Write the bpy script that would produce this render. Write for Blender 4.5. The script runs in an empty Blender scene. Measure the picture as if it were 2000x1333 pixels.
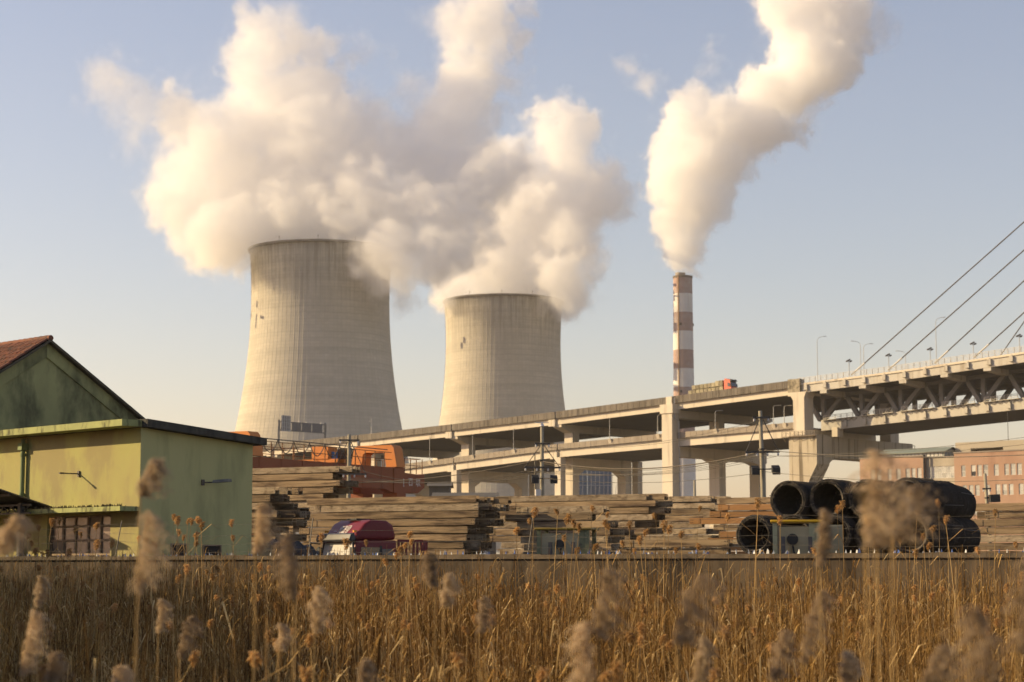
import bpy, bmesh, math, random
import numpy as np
from mathutils import Vector, Matrix
R = math.radians
random.seed(7)
RNG = np.random.default_rng(7)
scene = bpy.context.scene
COL = scene.collection

# ------------------------------------------------------------------ camera
EYE = 2.0
cam_data = bpy.data.cameras.new("camera")
cam = bpy.data.objects.new("camera", cam_data)
COL.objects.link(cam)
scene.camera = cam
cam_data.sensor_width = 36.0
cam_data.lens = 69.93                      # 3885 px at a width of 2000 px
PITCH = math.atan((1110 - 666.5) / 3885.0)
cam.location = (0, 0, EYE)
cam.rotation_euler = (math.pi / 2 + PITCH, 0, 0)
cam_data.clip_start = 0.2
cam_data.clip_end = 30000
cam_data.dof.use_dof = True
cam_data.dof.focus_distance = 44
cam_data.dof.aperture_fstop = 2.7

# ------------------------------------------------------------------ light
SUN_EL = R(22)
SUN_AZ_BACK = R(8)                         # sun stands to the left and a little beyond the side-on line
sun_vec = Vector((-math.cos(SUN_EL) * math.cos(SUN_AZ_BACK), math.cos(SUN_EL) * math.sin(SUN_AZ_BACK), math.sin(SUN_EL)))
world = bpy.data.worlds.new("World")
scene.world = world
world.use_nodes = True
wn = world.node_tree
bg = wn.nodes["Background"]
sky = wn.nodes.new("ShaderNodeTexSky")
sky.sky_type = "NISHITA"
sky.sun_disc = False
sky.sun_elevation = SUN_EL
sky.sun_rotation = math.atan2(sun_vec.x, sun_vec.y)
sky.air_density = 1.2
sky.dust_density = 0.8
sky.ozone_density = 2.0
sky.altitude = 0
tint = wn.nodes.new("ShaderNodeVectorMath"); tint.operation = "MULTIPLY"; tint.inputs[1].default_value = (1.2, .955, .935)   # warm white balance of the whole sky
wn.links.new(sky.outputs[0], tint.inputs[0])
wn.links.new(tint.outputs[0], bg.inputs[0])
bg.inputs[1].default_value = 0.1
sd = bpy.data.lights.new("sun", "SUN")
sd.energy = 5.0
sd.angle = R(0.5)
sd.color = (1.0, 0.76, 0.42)
sun = bpy.data.objects.new("sun", sd)
COL.objects.link(sun)
sun.rotation_euler = sun_vec.to_track_quat("Z", "Y").to_euler()
scene.view_settings.view_transform = "Standard"
scene.view_settings.look = "None"
scene.view_settings.exposure = 0.65
scene.view_settings.gamma = 1.0
scene.view_settings.use_curve_mapping = False

cy = scene.cycles
cy.use_adaptive_sampling = True
cy.adaptive_threshold = 0.025
cy.use_denoising = True
cy.max_bounces = 16
cy.diffuse_bounces = 3
cy.glossy_bounces = 2
cy.transmission_bounces = 3
cy.transparent_max_bounces = 6
cy.volume_bounces = 16
cy.volume_step_rate = 1.5
cy.volume_max_steps = 400
cy.sample_clamp_indirect = 4.0
cy.caustics_reflective = False
cy.caustics_refractive = False
cy.use_fast_gi = False

# ------------------------------------------------------------------ helpers
CT, ST = math.cos(PITCH), math.sin(PITCH)
def W(px, py, Y):
    """point of the place at distance Y (metres, along +Y) seen at photograph pixel px, py"""
    a = (px - 1000) / 3885.0
    b = (666.5 - py) / 3885.0
    d = Vector((a, CT - b * ST, ST + b * CT))
    return Vector((0, 0, EYE)) + d * (Y / d.y)

def wm(o):
    m = Matrix.LocRotScale(o.location, o.rotation_euler, o.scale)
    return wm(o.parent) @ m if o.parent else m

class MB:
    def __init__(self):
        self.v, self.f, self.m = [], [], []
    def add(self, vs, fs, mi=0):
        n = len(self.v)
        self.v += [tuple(p) for p in vs]
        self.f += [tuple(i + n for i in f) for f in fs]
        self.m += [mi] * len(fs)
        return self
    BF = [(0, 3, 2, 1), (4, 5, 6, 7), (0, 1, 5, 4), (1, 2, 6, 5), (2, 3, 7, 6), (3, 0, 4, 7)]
    def hexa(self, p, mi=0):
        return self.add(p, self.BF, mi)
    def box(self, x0, x1, y0, y1, z0, z1, mi=0):
        return self.hexa([(x0, y0, z0), (x1, y0, z0), (x1, y1, z0), (x0, y1, z0), (x0, y0, z1), (x1, y0, z1), (x1, y1, z1), (x0, y1, z1)], mi)
    def beam(self, a, b, w, h, up=(0, 0, 1), mi=0):
        a, b = Vector(a), Vector(b)
        d = (b - a).normalized()
        u = Vector(up)
        s = d.cross(u)
        if s.length < 1e-4:
            s = d.cross(Vector((1, 0, 0)))
        s.normalize()
        u = s.cross(d)
        s, u = s * w / 2, u * h / 2
        return self.hexa([a - s - u, a + s - u, b + s - u, b - s - u, a - s + u, a + s + u, b + s + u, b - s + u], mi)
    def tube(self, pts, r, n=6, mi=0, cap=True):
        pts = [Vector(p) for p in pts]
        rs = r if isinstance(r, (list, tuple)) else [r] * len(pts)
        vs, fs = [], []
        for i, p in enumerate(pts):
            d = (pts[min(i + 1, len(pts) - 1)] - pts[max(i - 1, 0)]).normalized()
            s = d.cross(Vector((0, 0, 1)))
            if s.length < 1e-3:
                s = d.cross(Vector((0, 1, 0)))
            s.normalize()
            u = s.cross(d)
            for k in range(n):
                t = 2 * math.pi * k / n
                vs.append(p + (s * math.cos(t) + u * math.sin(t)) * rs[i])
        for i in range(len(pts) - 1):
            for k in range(n):
                k2 = (k + 1) % n
                fs.append((i * n + k, i * n + k2, (i + 1) * n + k2, (i + 1) * n + k))
        if cap:
            fs.append(tuple(range(n - 1, -1, -1)))
            fs.append(tuple((len(pts) - 1) * n + k for k in range(n)))
        return self.add(vs, fs, mi)
    def prism(self, poly, a, b, mi=0):
        """poly: list of offsets (Vector) from a; the same outline is repeated at b"""
        n = len(poly)
        vs = [Vector(a) + Vector(p) for p in poly] + [Vector(b) + Vector(p) for p in poly]
        fs = [(i, (i + 1) % n, n + (i + 1) % n, n + i) for i in range(n)]
        fs += [tuple(range(n - 1, -1, -1)), tuple(range(n, 2 * n))]
        return self.add(vs, fs, mi)
    def build(self, name, mat, parent=None, world=False, smooth=False, loc=None, rz=0.0):
        me = bpy.data.meshes.new(name)
        v = self.v
        if world and parent is not None:
            inv = wm(parent).inverted()
            v = [tuple(inv @ Vector(p)) for p in v]
        me.from_pydata(v, [], self.f)
        mats = mat if isinstance(mat, (list, tuple)) else [mat]
        for q in mats:
            me.materials.append(q)
        if len(mats) > 1:
            me.polygons.foreach_set("material_index", self.m)
        if smooth:
            me.polygons.foreach_set("use_smooth", [True] * len(self.f))
        me.update()
        bm = bmesh.new()
        bm.from_mesh(me)
        bmesh.ops.recalc_face_normals(bm, faces=bm.faces)
        bm.to_mesh(me)
        bm.free()
        o = bpy.data.objects.new(name, me)
        COL.objects.link(o)
        if parent is not None:
            o.parent = parent
        if loc is not None:
            o.location = loc
        if rz:
            o.rotation_euler = (0, 0, rz)
        return o

def tag(o, label=None, cat=None, group=None, kind=None):
    for k, x in (("label", label), ("category", cat), ("group", group), ("kind", kind)):
        if x:
            o[k] = x
    return o

def thing(name, label, cat, loc=(0, 0, 0), rz=0.0, group=None, tilt=None):
    o = bpy.data.objects.new(name, None)
    o.empty_display_size = 0.2
    COL.objects.link(o)
    o.location = loc
    o.rotation_euler = (tilt[0], tilt[1], rz) if tilt else (0, 0, rz)
    return tag(o, label, cat, group)

KIDS = {}
def children(o):
    return [c for c in COL.objects if c.parent == o]

def copy_tree(root, loc=None, rz=None, label=None, group=None, parent=None, kids=None):
    c = root.copy()
    COL.objects.link(c)
    if parent is not None:
        c.parent = parent
    if loc is not None:
        c.location = loc
    if rz is not None:
        c.rotation_euler = (root.rotation_euler[0], root.rotation_euler[1], rz)
    if label:
        c["label"] = label
    if group:
        c["group"] = group
    for ch in root.children:
        copy_tree(ch, parent=c)
    return c

# ------------------------------------------------------------------ materials
MATS = {}
def mat(name, c1, c2=None, scale=1.0, stretch=(1, 1, 1), rough=0.8, metal=0.0, bump=0.0, bscale=None, c3=None, s3=0.3, t3=(0.55, 0.7),
        st3=(1, 1, 1), rand=0.0, spec=0.3, detail=5, coord="Object", trans=0.0):
    """base colour c1..c2 mixed by noise, blotches/streaks of c3 over it, small value change per object"""
    if name in MATS:
        return MATS[name]
    m = bpy.data.materials.new(name)
    m.use_nodes = True
    n, l = m.node_tree.nodes, m.node_tree.links
    b = n["Principled BSDF"]
    b.inputs["Roughness"].default_value = rough
    b.inputs["Metallic"].default_value = metal
    b.inputs["Specular IOR Level"].default_value = spec
    if trans:
        b.inputs["Subsurface Weight"].default_value = 0
    tc = n.new("ShaderNodeTexCoord")
    oi = n.new("ShaderNodeObjectInfo")
    off = n.new("ShaderNodeVectorMath"); off.operation = "MULTIPLY_ADD"
    l.new(oi.outputs["Random"], off.inputs[0]); off.inputs[1].default_value = (37, 91, 53)
    l.new(tc.outputs[coord], off.inputs[2])
    def noise(sc, st, det):
        mp = n.new("ShaderNodeMapping"); mp.inputs["Scale"].default_value = tuple(sc * q for q in st)
        l.new(off.outputs[0], mp.inputs["Vector"])
        t = n.new("ShaderNodeTexNoise"); t.inputs["Scale"].default_value = 1.0; t.inputs["Detail"].default_value = det
        t.inputs["Roughness"].default_value = 0.62
        l.new(mp.outputs[0], t.inputs["Vector"])
        return t
    def ramp(src, a, bb):
        r = n.new("ShaderNodeMapRange"); r.inputs["From Min"].default_value = a; r.inputs["From Max"].default_value = bb
        l.new(src, r.inputs["Value"])
        return r.outputs[0]
    def mix(f, a, bb):
        x = n.new("ShaderNodeMix"); x.data_type = "RGBA"
        if isinstance(f, float): x.inputs[0].default_value = f
        else: l.new(f, x.inputs[0])
        for i, q in ((6, a), (7, bb)):
            if isinstance(q, tuple): x.inputs[i].default_value = (*q, 1)
            else: l.new(q, x.inputs[i])
        return x.outputs[2]
    out = c1
    t1 = None
    if c2 is not None:
        t1 = noise(scale, stretch, detail)
        out = mix(ramp(t1.outputs[0], 0.32, 0.68), c1, c2)
    if c3 is not None:
        t3n = noise(s3, st3, 6)
        out = mix(ramp(t3n.outputs[0], *t3), out, c3)
    if rand:
        hv = n.new("ShaderNodeHueSaturation")
        vv = n.new("ShaderNodeMapRange"); vv.inputs["To Min"].default_value = 1 - rand; vv.inputs["To Max"].default_value = 1 + rand
        l.new(oi.outputs["Random"], vv.inputs["Value"]); l.new(vv.outputs[0], hv.inputs["Value"])
        if isinstance(out, tuple): hv.inputs["Color"].default_value = (*out, 1)
        else: l.new(out, hv.inputs["Color"])
        out = hv.outputs[0]
    if isinstance(out, tuple): b.inputs["Base Color"].default_value = (*out, 1)
    else: l.new(out, b.inputs["Base Color"])
    if bump:
        tb = noise(bscale or scale * 4, stretch, 4)
        bp = n.new("ShaderNodeBump"); bp.inputs["Strength"].default_value = bump; bp.inputs["Distance"].default_value = 0.05
        l.new(tb.outputs[0], bp.inputs["Height"]); l.new(bp.outputs[0], b.inputs["Normal"])
    MATS[name] = m
    return m
# ------------------------------------------------------------------ cooling towers
def tower_material():
    m = bpy.data.materials.new("tower_concrete")
    m.use_nodes = True
    n, l = m.node_tree.nodes, m.node_tree.links
    b = n["Principled BSDF"]; b.inputs["Roughness"].default_value = 0.95; b.inputs["Specular IOR Level"].default_value = 0.1
    uv = n.new("ShaderNodeTexCoord")
    def nz(sx, sy, det=6, rough=.6):
        mp = n.new("ShaderNodeMapping"); mp.inputs["Scale"].default_value = (sx, sy, 1); l.new(uv.outputs["UV"], mp.inputs[0])
        t = n.new("ShaderNodeTexNoise"); t.inputs["Scale"].default_value = 1; t.inputs["Detail"].default_value = det; t.inputs["Roughness"].default_value = rough
        l.new(mp.outputs[0], t.inputs[0]); return t.outputs[0]
    def rng(s, a, c, lo=0., hi=1.):
        r = n.new("ShaderNodeMapRange"); r.inputs[1].default_value = a; r.inputs[2].default_value = c; r.inputs[3].default_value = lo; r.inputs[4].default_value = hi
        l.new(s, r.inputs[0]); return r.outputs[0]
    def mix(f, a, c):
        x = n.new("ShaderNodeMix"); x.data_type = "RGBA"; l.new(f, x.inputs[0])
        for i, q in ((6, a), (7, c)):
            if isinstance(q, tuple): x.inputs[i].default_value = (*q, 1)
            else: l.new(q, x.inputs[i])
        return x.outputs[2]
    def mul(a, c):
        x = n.new("ShaderNodeMath"); x.operation = "MULTIPLY"
        l.new(a, x.inputs[0])
        if isinstance(c, float): x.inputs[1].default_value = c
        else: l.new(c, x.inputs[1])
        return x.outputs[0]
    # u = metres round the shell, v = metres up
    c = mix(rng(nz(.05, .05), .35, .65), (.52, .48, .395), (.45, .415, .34))
    c = mix(mul(rng(nz(.8, .02, 4), .45, .75), .2), c, (.36, .33, .27))      # run-down streaks
    c = mix(mul(rng(nz(.012, .35, 5), .42, .62), .6), c, (.39, .36, .30))         # pour bands
    br = n.new("ShaderNodeTexBrick")
    br.inputs["Color1"].default_value = (1, 1, 1, 1); br.inputs["Color2"].default_value = (.90, .90, .90, 1); br.inputs["Mortar"].default_value = (.78, .77, .75, 1)
    br.inputs["Scale"].default_value = 1; br.inputs["Mortar Size"].default_value = .07; br.inputs["Brick Width"].default_value = 2.0; br.inputs["Row Height"].default_value = 1.4
    br.offset = 0
    l.new(uv.outputs["UV"], br.inputs["Vector"])
    x = n.new("ShaderNodeMix"); x.data_type = "RGBA"; x.blend_type = "MULTIPLY"; x.inputs[0].default_value = 0.75
    l.new(c, x.inputs[6]); l.new(br.outputs[0], x.inputs[7]); c = x.outputs[2]
    # stains below the rim
    sp = n.new("ShaderNodeSeparateXYZ"); l.new(uv.outputs["UV"], sp.inputs[0])
    band = rng(sp.outputs[1], 108., 143.)
    st = mul(rng(nz(.55, .03, 5, .7), .42, .62), band)
    c = mix(mul(st, .6), c, (.13, .118, .10))
    edge = rng(sp.outputs[1], 139., 143.2)
    c = mix(mul(mul(edge, rng(nz(.3, .3), .2, .7)), .7), c, (.14, .125, .105))
    l.new(c, b.inputs["Base Color"])
    bp = n.new("ShaderNodeBump"); bp.inputs["Strength"].default_value = .35; bp.inputs["Distance"].default_value = .2
    l.new(br.outputs[1], bp.inputs["Height"]); bp.invert = True
    l.new(bp.outputs[0], b.inputs["Normal"])
    return m

M_tower = tower_material()
M_tower_in = mat("tower_inside", (.2, .19, .17), (.26, .24, .21), .05)
M_steel_dark = mat("dark_steel", (.06, .055, .05), (.1, .085, .07), 3, rough=.6)

TZ_RIM, TZ_THR, T_A, T_B = 144.0, 120.5, 31.1, 87.0
def t_rad(z):
    return T_A * math.sqrt(1 + ((z - TZ_THR) / T_B) ** 2)

def shell_mesh():
    NR, NS = 96, 6                       # 96 ribs, 6 columns each
    zs = [0, 6, 14, 24, 36, 48, 60, 72, 84, 94, 104, 112, 120, 126, 132, 137, 141, 142.6]
    prof_out = [(z, t_rad(z)) for z in zs]
    vs, fs, uvs, mi = [], [], [], []
    cols = []
    for k in range(NR):
        a0 = 2 * math.pi * k / NR
        da = 2 * math.pi / NR
        for f, bumpy in ((0, 0), (.05, .05), (.11, .05), (.16, 0), (.6, 0)):
            cols.append((a0 + f * da, bumpy))
    nc = len(cols)
    for (z, r) in prof_out:
        for (a, bu) in cols:
            rr = r + bu
            vs.append((rr * math.cos(a), rr * math.sin(a), z))
    nz = len(zs)
    for i in range(nz - 1):
        for k in range(nc):
            k2 = (k + 1) % nc
            fs.append((i * nc + k, i * nc + k2, (i + 1) * nc + k2, (i + 1) * nc + k)); mi.append(0)
            u0 = cols[k][0] * 32; u1 = (cols[k2][0] if k2 else 2 * math.pi) * 32
            uvs += [(u0, zs[i]), (u1, zs[i]), (u1, zs[i + 1]), (u0, zs[i + 1])]
    # inside face
    n0 = len(vs)
    zi = [142.6, 132, 120, 100, 70]
    for z in zi:
        for (a, bu) in cols:
            rr = t_rad(z) - .9
            vs.append((rr * math.cos(a), rr * math.sin(a), z))
    top = (nz - 1) * nc
    for k in range(nc):
        k2 = (k + 1) % nc
        fs.append((top + k, top + k2, n0 + k2, n0 + k)); mi.append(1); uvs += [(0, 142)] * 4
    for i in range(len(zi) - 1):
        for k in range(nc):
            k2 = (k + 1) % nc
            fs.append((n0 + i * nc + k, n0 + i * nc + k2, n0 + (i + 1) * nc + k2, n0 + (i + 1) * nc + k)); mi.append(1); uvs += [(0, 100)] * 4
    me = bpy.data.meshes.new("shell")
    me.from_pydata(vs, [], fs)
    me.materials.append(M_tower); me.materials.append(M_tower_in)
    me.polygons.foreach_set("material_index", mi)
    ul = me.uv_layers.new(name="UVMap")
    ul.data.foreach_set("uv", np.array(uvs, dtype=np.float32).ravel())
    me.update()
    return me

def make_tower(label):
    t = thing("cooling_tower", label, "cooling tower", (0, 0, 0), group="cooling towers of the power plant")
    o = bpy.data.objects.new("shell", shell_mesh()); COL.objects.link(o); o.parent = t
    # rim: walkway ring with a kerb and lightning rods
    b = MB()
    N = 128
    r0, r1 = t_rad(142.6) - 1.0, t_rad(142.6) + 1.0
    prof = [(r0, 142.62), (r1, 142.62), (r1 + .1, 143.5), (r1 - .25, 143.6), (r1 - .3, 143.1), (r0, 143.1)]
    vs = [(r * math.cos(2 * math.pi * k / N), r * math.sin(2 * math.pi * k / N), z) for k in range(N) for r, z in prof]
    n = len(prof)
    fs = [(k * n + i, k * n + (i + 1) % n, ((k + 1) % N) * n + (i + 1) % n, ((k + 1) % N) * n + i) for k in range(N) for i in range(n)]
    b.add(vs, fs)
    b.build("rim", mat("rim_concrete", (.15, .135, .115), (.22, .2, .17), .3), t)
    for a in (200, 238, 270, 300, 335):
        q = MB(); rr = r1 - .5
        x, y = rr * math.cos(R(a)), rr * math.sin(R(a))
        q.tube([(x, y, 143.1), (x, y, 145.0)], .09, 5); q.tube([(x, y, 145.0), (x, y, 145.5)], .22, 6)
        q.build("lightning_rod", M_steel_dark, t)
    # caged ladder with rest platforms down the left flank
    lad = MB(); a = R(171)
    ca, sa = math.cos(a), math.sin(a)
    def P(z, off, side=0):
        rr = t_rad(z) + off
        return Vector((rr * ca - side * sa, rr * sa + side * ca, z))
    zz = [12 + 5 * k for k in range(27)]
    for off, side in ((.35, -.35), (.35, .35), (1.0, 0)):
        lad.tube([P(z, off, side) for z in zz], .05, 4)
    for k in range(int((141 - 12) / 1.5)):
        z = 12 + 1.5 * k
        lad.beam(P(z, .35, -.35), P(z, .35, .35), .05, .05)
        lad.beam(P(z, .35, -.35), P(z, 1.0, 0), .04, .06); lad.beam(P(z, .35, .35), P(z, 1.0, 0), .04, .06)
    ladder = lad.build("ladder", M_steel_dark, t)
    for z in (131, 117, 101, 86, 71, 56, 42, 28):
        q = MB(); q.beam(P(z, .1), P(z, 1.25), .7, .06, up=(0, 0, 1))
        q.build("platform", M_steel_dark, ladder)
    return t

tower = make_tower("larger cooling tower on the left, nearer the green warehouse")
p = W(625, 700, 894); tower.location = (p.x, p.y, 0); tower.rotation_euler = (0, 0, R(3)); tower.scale = (1, 1, W(626, 467.5, p.y - 32).z / 143.6)
tower2 = copy_tree(tower, label="smaller looking cooling tower farther off, right behind the viaduct")
p = W(983, 700, 1076); tower2.location = (p.x, p.y, 0); tower2.rotation_euler = (0, 0, R(-1.2)); tower2.scale = (1, 1, W(983, 573.5, p.y - 32).z / 143.6)

# ------------------------------------------------------------------ chimney with painted bands
CHY = 1020.0
c0 = W(1339, 1110, CHY)
z_top = W(1336, 541, CHY).z
chim = thing("chimney", "tall round smokestack with faded red and white bands", "chimney", (c0.x, c0.y, 0))
M_band = {0: mat("faded_red_paint", (.33, .225, .195), (.39, .28, .245), .25, c3=(.42, .36, .33), s3=.12, t3=(.5, .75), rough=.9),
          1: mat("dull_white_paint", (.70, .67, .62), (.62, .59, .55), .2, c3=(.5, .46, .41), s3=.15, st3=(1, 1, .15), t3=(.55, .85), rough=.9)}
zb = [z_top] + [W(1338, y, CHY).z for y in (575, 611.5, 648, 684.5, 721, 757.5, 794, 830, 866, 902, 938, 974)] + [0]
def crad(z):
    return 4.9 + (z_top - z) * .0075
for i in range(len(zb) - 1):
    b = MB(); N = 48
    za, zc = zb[i], zb[i + 1]
    vs = []
    for z in (za, zc):
        for k in range(N):
            a = 2 * math.pi * k / N
            vs.append((crad(z) * math.cos(a), crad(z) * math.sin(a), z))
    b.add(vs, [(k, (k + 1) % N, N + (k + 1) % N, N + k) for k in range(N)])
    b.build("red_band" if i % 2 == 0 and i < 9 else "white_band", M_band[0 if i % 2 == 0 and i < 9 else 1], chim, smooth=True)
b = MB()
b.tube([(0, 0, z_top - .8), (0, 0, z_top + .25)], crad(z_top) + .25, 48)
b.build("rim", mat("soot_rim", (.09, .08, .07), (.16, .13, .11), .4), chim)
b = MB(); b.tube([(-1.2, 0, z_top - 1), (-1.2, 0, z_top + 2.0)], 2.6, 24)
b.build("flue", mat("flue_liner", (.22, .18, .15), (.3, .26, .22), .4), chim)
b = MB()
a = R(238)
b.beam(Vector((math.cos(a) * crad(0), math.sin(a) * crad(0), 0)), Vector((math.cos(a) * (crad(z_top) + .15), math.sin(a) * (crad(z_top) + .15), z_top)), .5, .5)
b.build("cable_duct", mat("rust_duct", (.25, .14, .07), (.32, .2, .1), .5), chim)
for z in (zb[2] - 7, zb[6] - 3):
    for a in (250, 350):
        q = MB(); x, y = (crad(z) - .1) * math.cos(R(a)), (crad(z) - .1) * math.sin(R(a))
        q.box(x - .5, x + .5, y - .5, y + .5, z, z + 1.3); q.build("warning_lamp", M_steel_dark, chim)
# ------------------------------------------------------------------ double-deck viaduct and truss bridge
AX0 = Vector((40.2, 504.0, 0)); AXD = Vector((.726, -.688, 0)).normalized(); AXN = Vector((-AXD.y, AXD.x, 0))
def BP(t, w, z):
    return AX0 + AXD * t + AXN * w + Vector((0, 0, z))
def t_of_px(px, w):
    k = (px - 1000) / 3885.0 * CT * 1.006
    o = AX0 + AXN * w
    return (k * o.y - o.x) / (AXD.x - k * AXD.y)
def line_z(pts, w):
    res = []
    for px, py in pts:
        t = t_of_px(px, w)
        for _ in range(3):
            p = BP(t, w, 0)
            q = W(px, py, p.y)
            t += (q.x - p.x) / (AXD.x - (px - 1000) / 3885.0 * AXD.y)
        res.append((t, W(px, py, BP(t, w, 0).y).z))
    return res
def interp(tab):
    def f(t):
        if t <= tab[0][0]: a, b = tab[0], tab[1]
        elif t >= tab[-1][0]: a, b = tab[-2], tab[-1]
        else:
            i = max(j for j in range(len(tab) - 1) if tab[j][0] <= t); a, b = tab[i], tab[i + 1]
        return a[1] + (b[1] - a[1]) * (t - a[0]) / (b[0] - a[0])
    return f
ZU = interp(line_z([(560, 864), (700, 850), (882, 829), (1085, 804.5), (1310, 775), (1480, 752), (1545, 743.5)], 0))
ZL = interp(line_z([(560, 937), (840, 900), (1000, 879), (1085, 868), (1294, 847.5), (1540, 826)], .8))
SPAN = 39.25
M_conc = mat("viaduct_concrete", (.62, .55, .44), (.53, .465, .37), .12, c3=(.22, .19, .155), s3=.35, st3=(1, 1, .12), t3=(.56, .8), rough=.9, bump=.15)
M_para = mat("parapet_concrete", (.135, .115, .092), (.19, .165, .135), .8, (1, 1, .15), c3=(.05, .043, .035), s3=1.1, st3=(1, 1, .06), t3=(.48, .72), rough=.95)
M_para2 = mat("lower_parapet_concrete", (.25, .21, .165), (.31, .265, .21), .6, (1, 1, .2), c3=(.14, .12, .10), s3=.9, st3=(1, 1, .06), t3=(.55, .8), rough=.95)
M_soff = mat("shaded_soffit_concrete", (.075, .07, .064), (.10, .093, .084), .1, rough=.95)  # the shade under the decks is put into this dark colour
M_asph = mat("road_asphalt", (.05, .05, .05), (.065, .062, .06), .5, rough=.95)
M_lamp = mat("lamp_pole_grey", (.42, .42, .40), (.36, .36, .35), 1, rough=.5)
M_pipe = mat("grey_pipe", (.33, .33, .34), (.28, .28, .3), 2, rough=.6)

via = thing("viaduct", "long concrete double deck road viaduct climbing toward the steel truss bridge", "viaduct", tuple(BP(0, 20, 0)))
def deck(name, Zf, t0, t1, w0, w1, dpar, dslab, dsoff, inset, mp):
    """one span of a deck: part with parapets, road and girder as sub-parts"""
    dk = thing(name, None, None); dk.parent = via
    z0, z1 = Zf(t0), Zf(t1)
    def slab(a, b, za, zb, mi=0, o=None):
        o.hexa([BP(t0 + .03, a, z0 + za), BP(t1 - .03, a, z1 + za), BP(t1 - .03, b, z1 + za), BP(t0 + .03, b, z0 + za),
                BP(t0 + .03, a, z0 + zb), BP(t1 - .03, a, z1 + zb), BP(t1 - .03, b, z1 + zb), BP(t0 + .03, b, z0 + zb)], mi)
    b = MB(); slab(w0 + .05, w1 - .05, -dslab, -dpar, 0, b); b.build("road_slab", M_asph, dk, world=True)
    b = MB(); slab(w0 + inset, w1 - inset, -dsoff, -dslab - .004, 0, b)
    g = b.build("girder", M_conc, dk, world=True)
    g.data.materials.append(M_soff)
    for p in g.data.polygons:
        if p.normal.z < -.7: p.material_index = 1  # underside faces take the shade-dark colour
    for side, (wa, wb) in enumerate(((w0, w0 + .4), (w1 - .4, w1))):
        n = 20; q = MB()
        for i in range(n):
            ta = t0 + (t1 - t0) * i / n + .035; tb = t0 + (t1 - t0) * (i + 1) / n - .035
            za, zb = Zf(ta), Zf(tb)
            jo = random.uniform(-.02, .02)
            q.hexa([BP(ta, wa + jo, za - dpar - .35), BP(tb, wa + jo, zb - dpar - .35), BP(tb, wb, zb - dpar - .35), BP(ta, wb, za - dpar - .35),
                    BP(ta, wa + jo, za), BP(tb, wa + jo, zb), BP(tb, wb, zb), BP(ta, wb, za)])
        tag(q.build("parapet", mp, dk, world=True), kind="stuff")
    # bearing blocks and drain pipe by the joint
    q = MB()
    za = Zf(t1) - dsoff
    for k in range(2):
        ta = t1 - 2.6 + 1.25 * k
        q.hexa([BP(ta, w0 + inset - .5, za - .45), BP(ta + 1.15, w0 + inset - .5, za - .45), BP(ta + 1.15, w0 + inset - .004, za - .45), BP(ta, w0 + inset - .004, za - .45),
                BP(ta, w0 + inset - .5, za + 1.35), BP(ta + 1.15, w0 + inset - .5, za + 1.35), BP(ta + 1.15, w0 + inset - .004, za + 1.35), BP(ta, w0 + inset - .004, za + 1.35)])
    tag(q.build("bearing_block", M_conc, dk, world=True), kind="stuff")
    q = MB(); q.tube([BP(t1 - .5, w0 + .35, Zf(t1) - dpar), BP(t1 - .5, w0 + .35, za - .8)], .14, 6); q.build("drain_pipe", M_pipe, dk, world=True)
    return dk
for k in range(-6, 1):
    deck("upper_deck", ZU, k * SPAN, (k + 1) * SPAN - .4, 0, 42, 1.45, 1.75, 3.4, .75, M_para)
    deck("lower_deck", ZL, k * SPAN, (k + 1) * SPAN - .4, .8, 35, 1.15, 1.5, 3.5, .7, M_para2)

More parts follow.
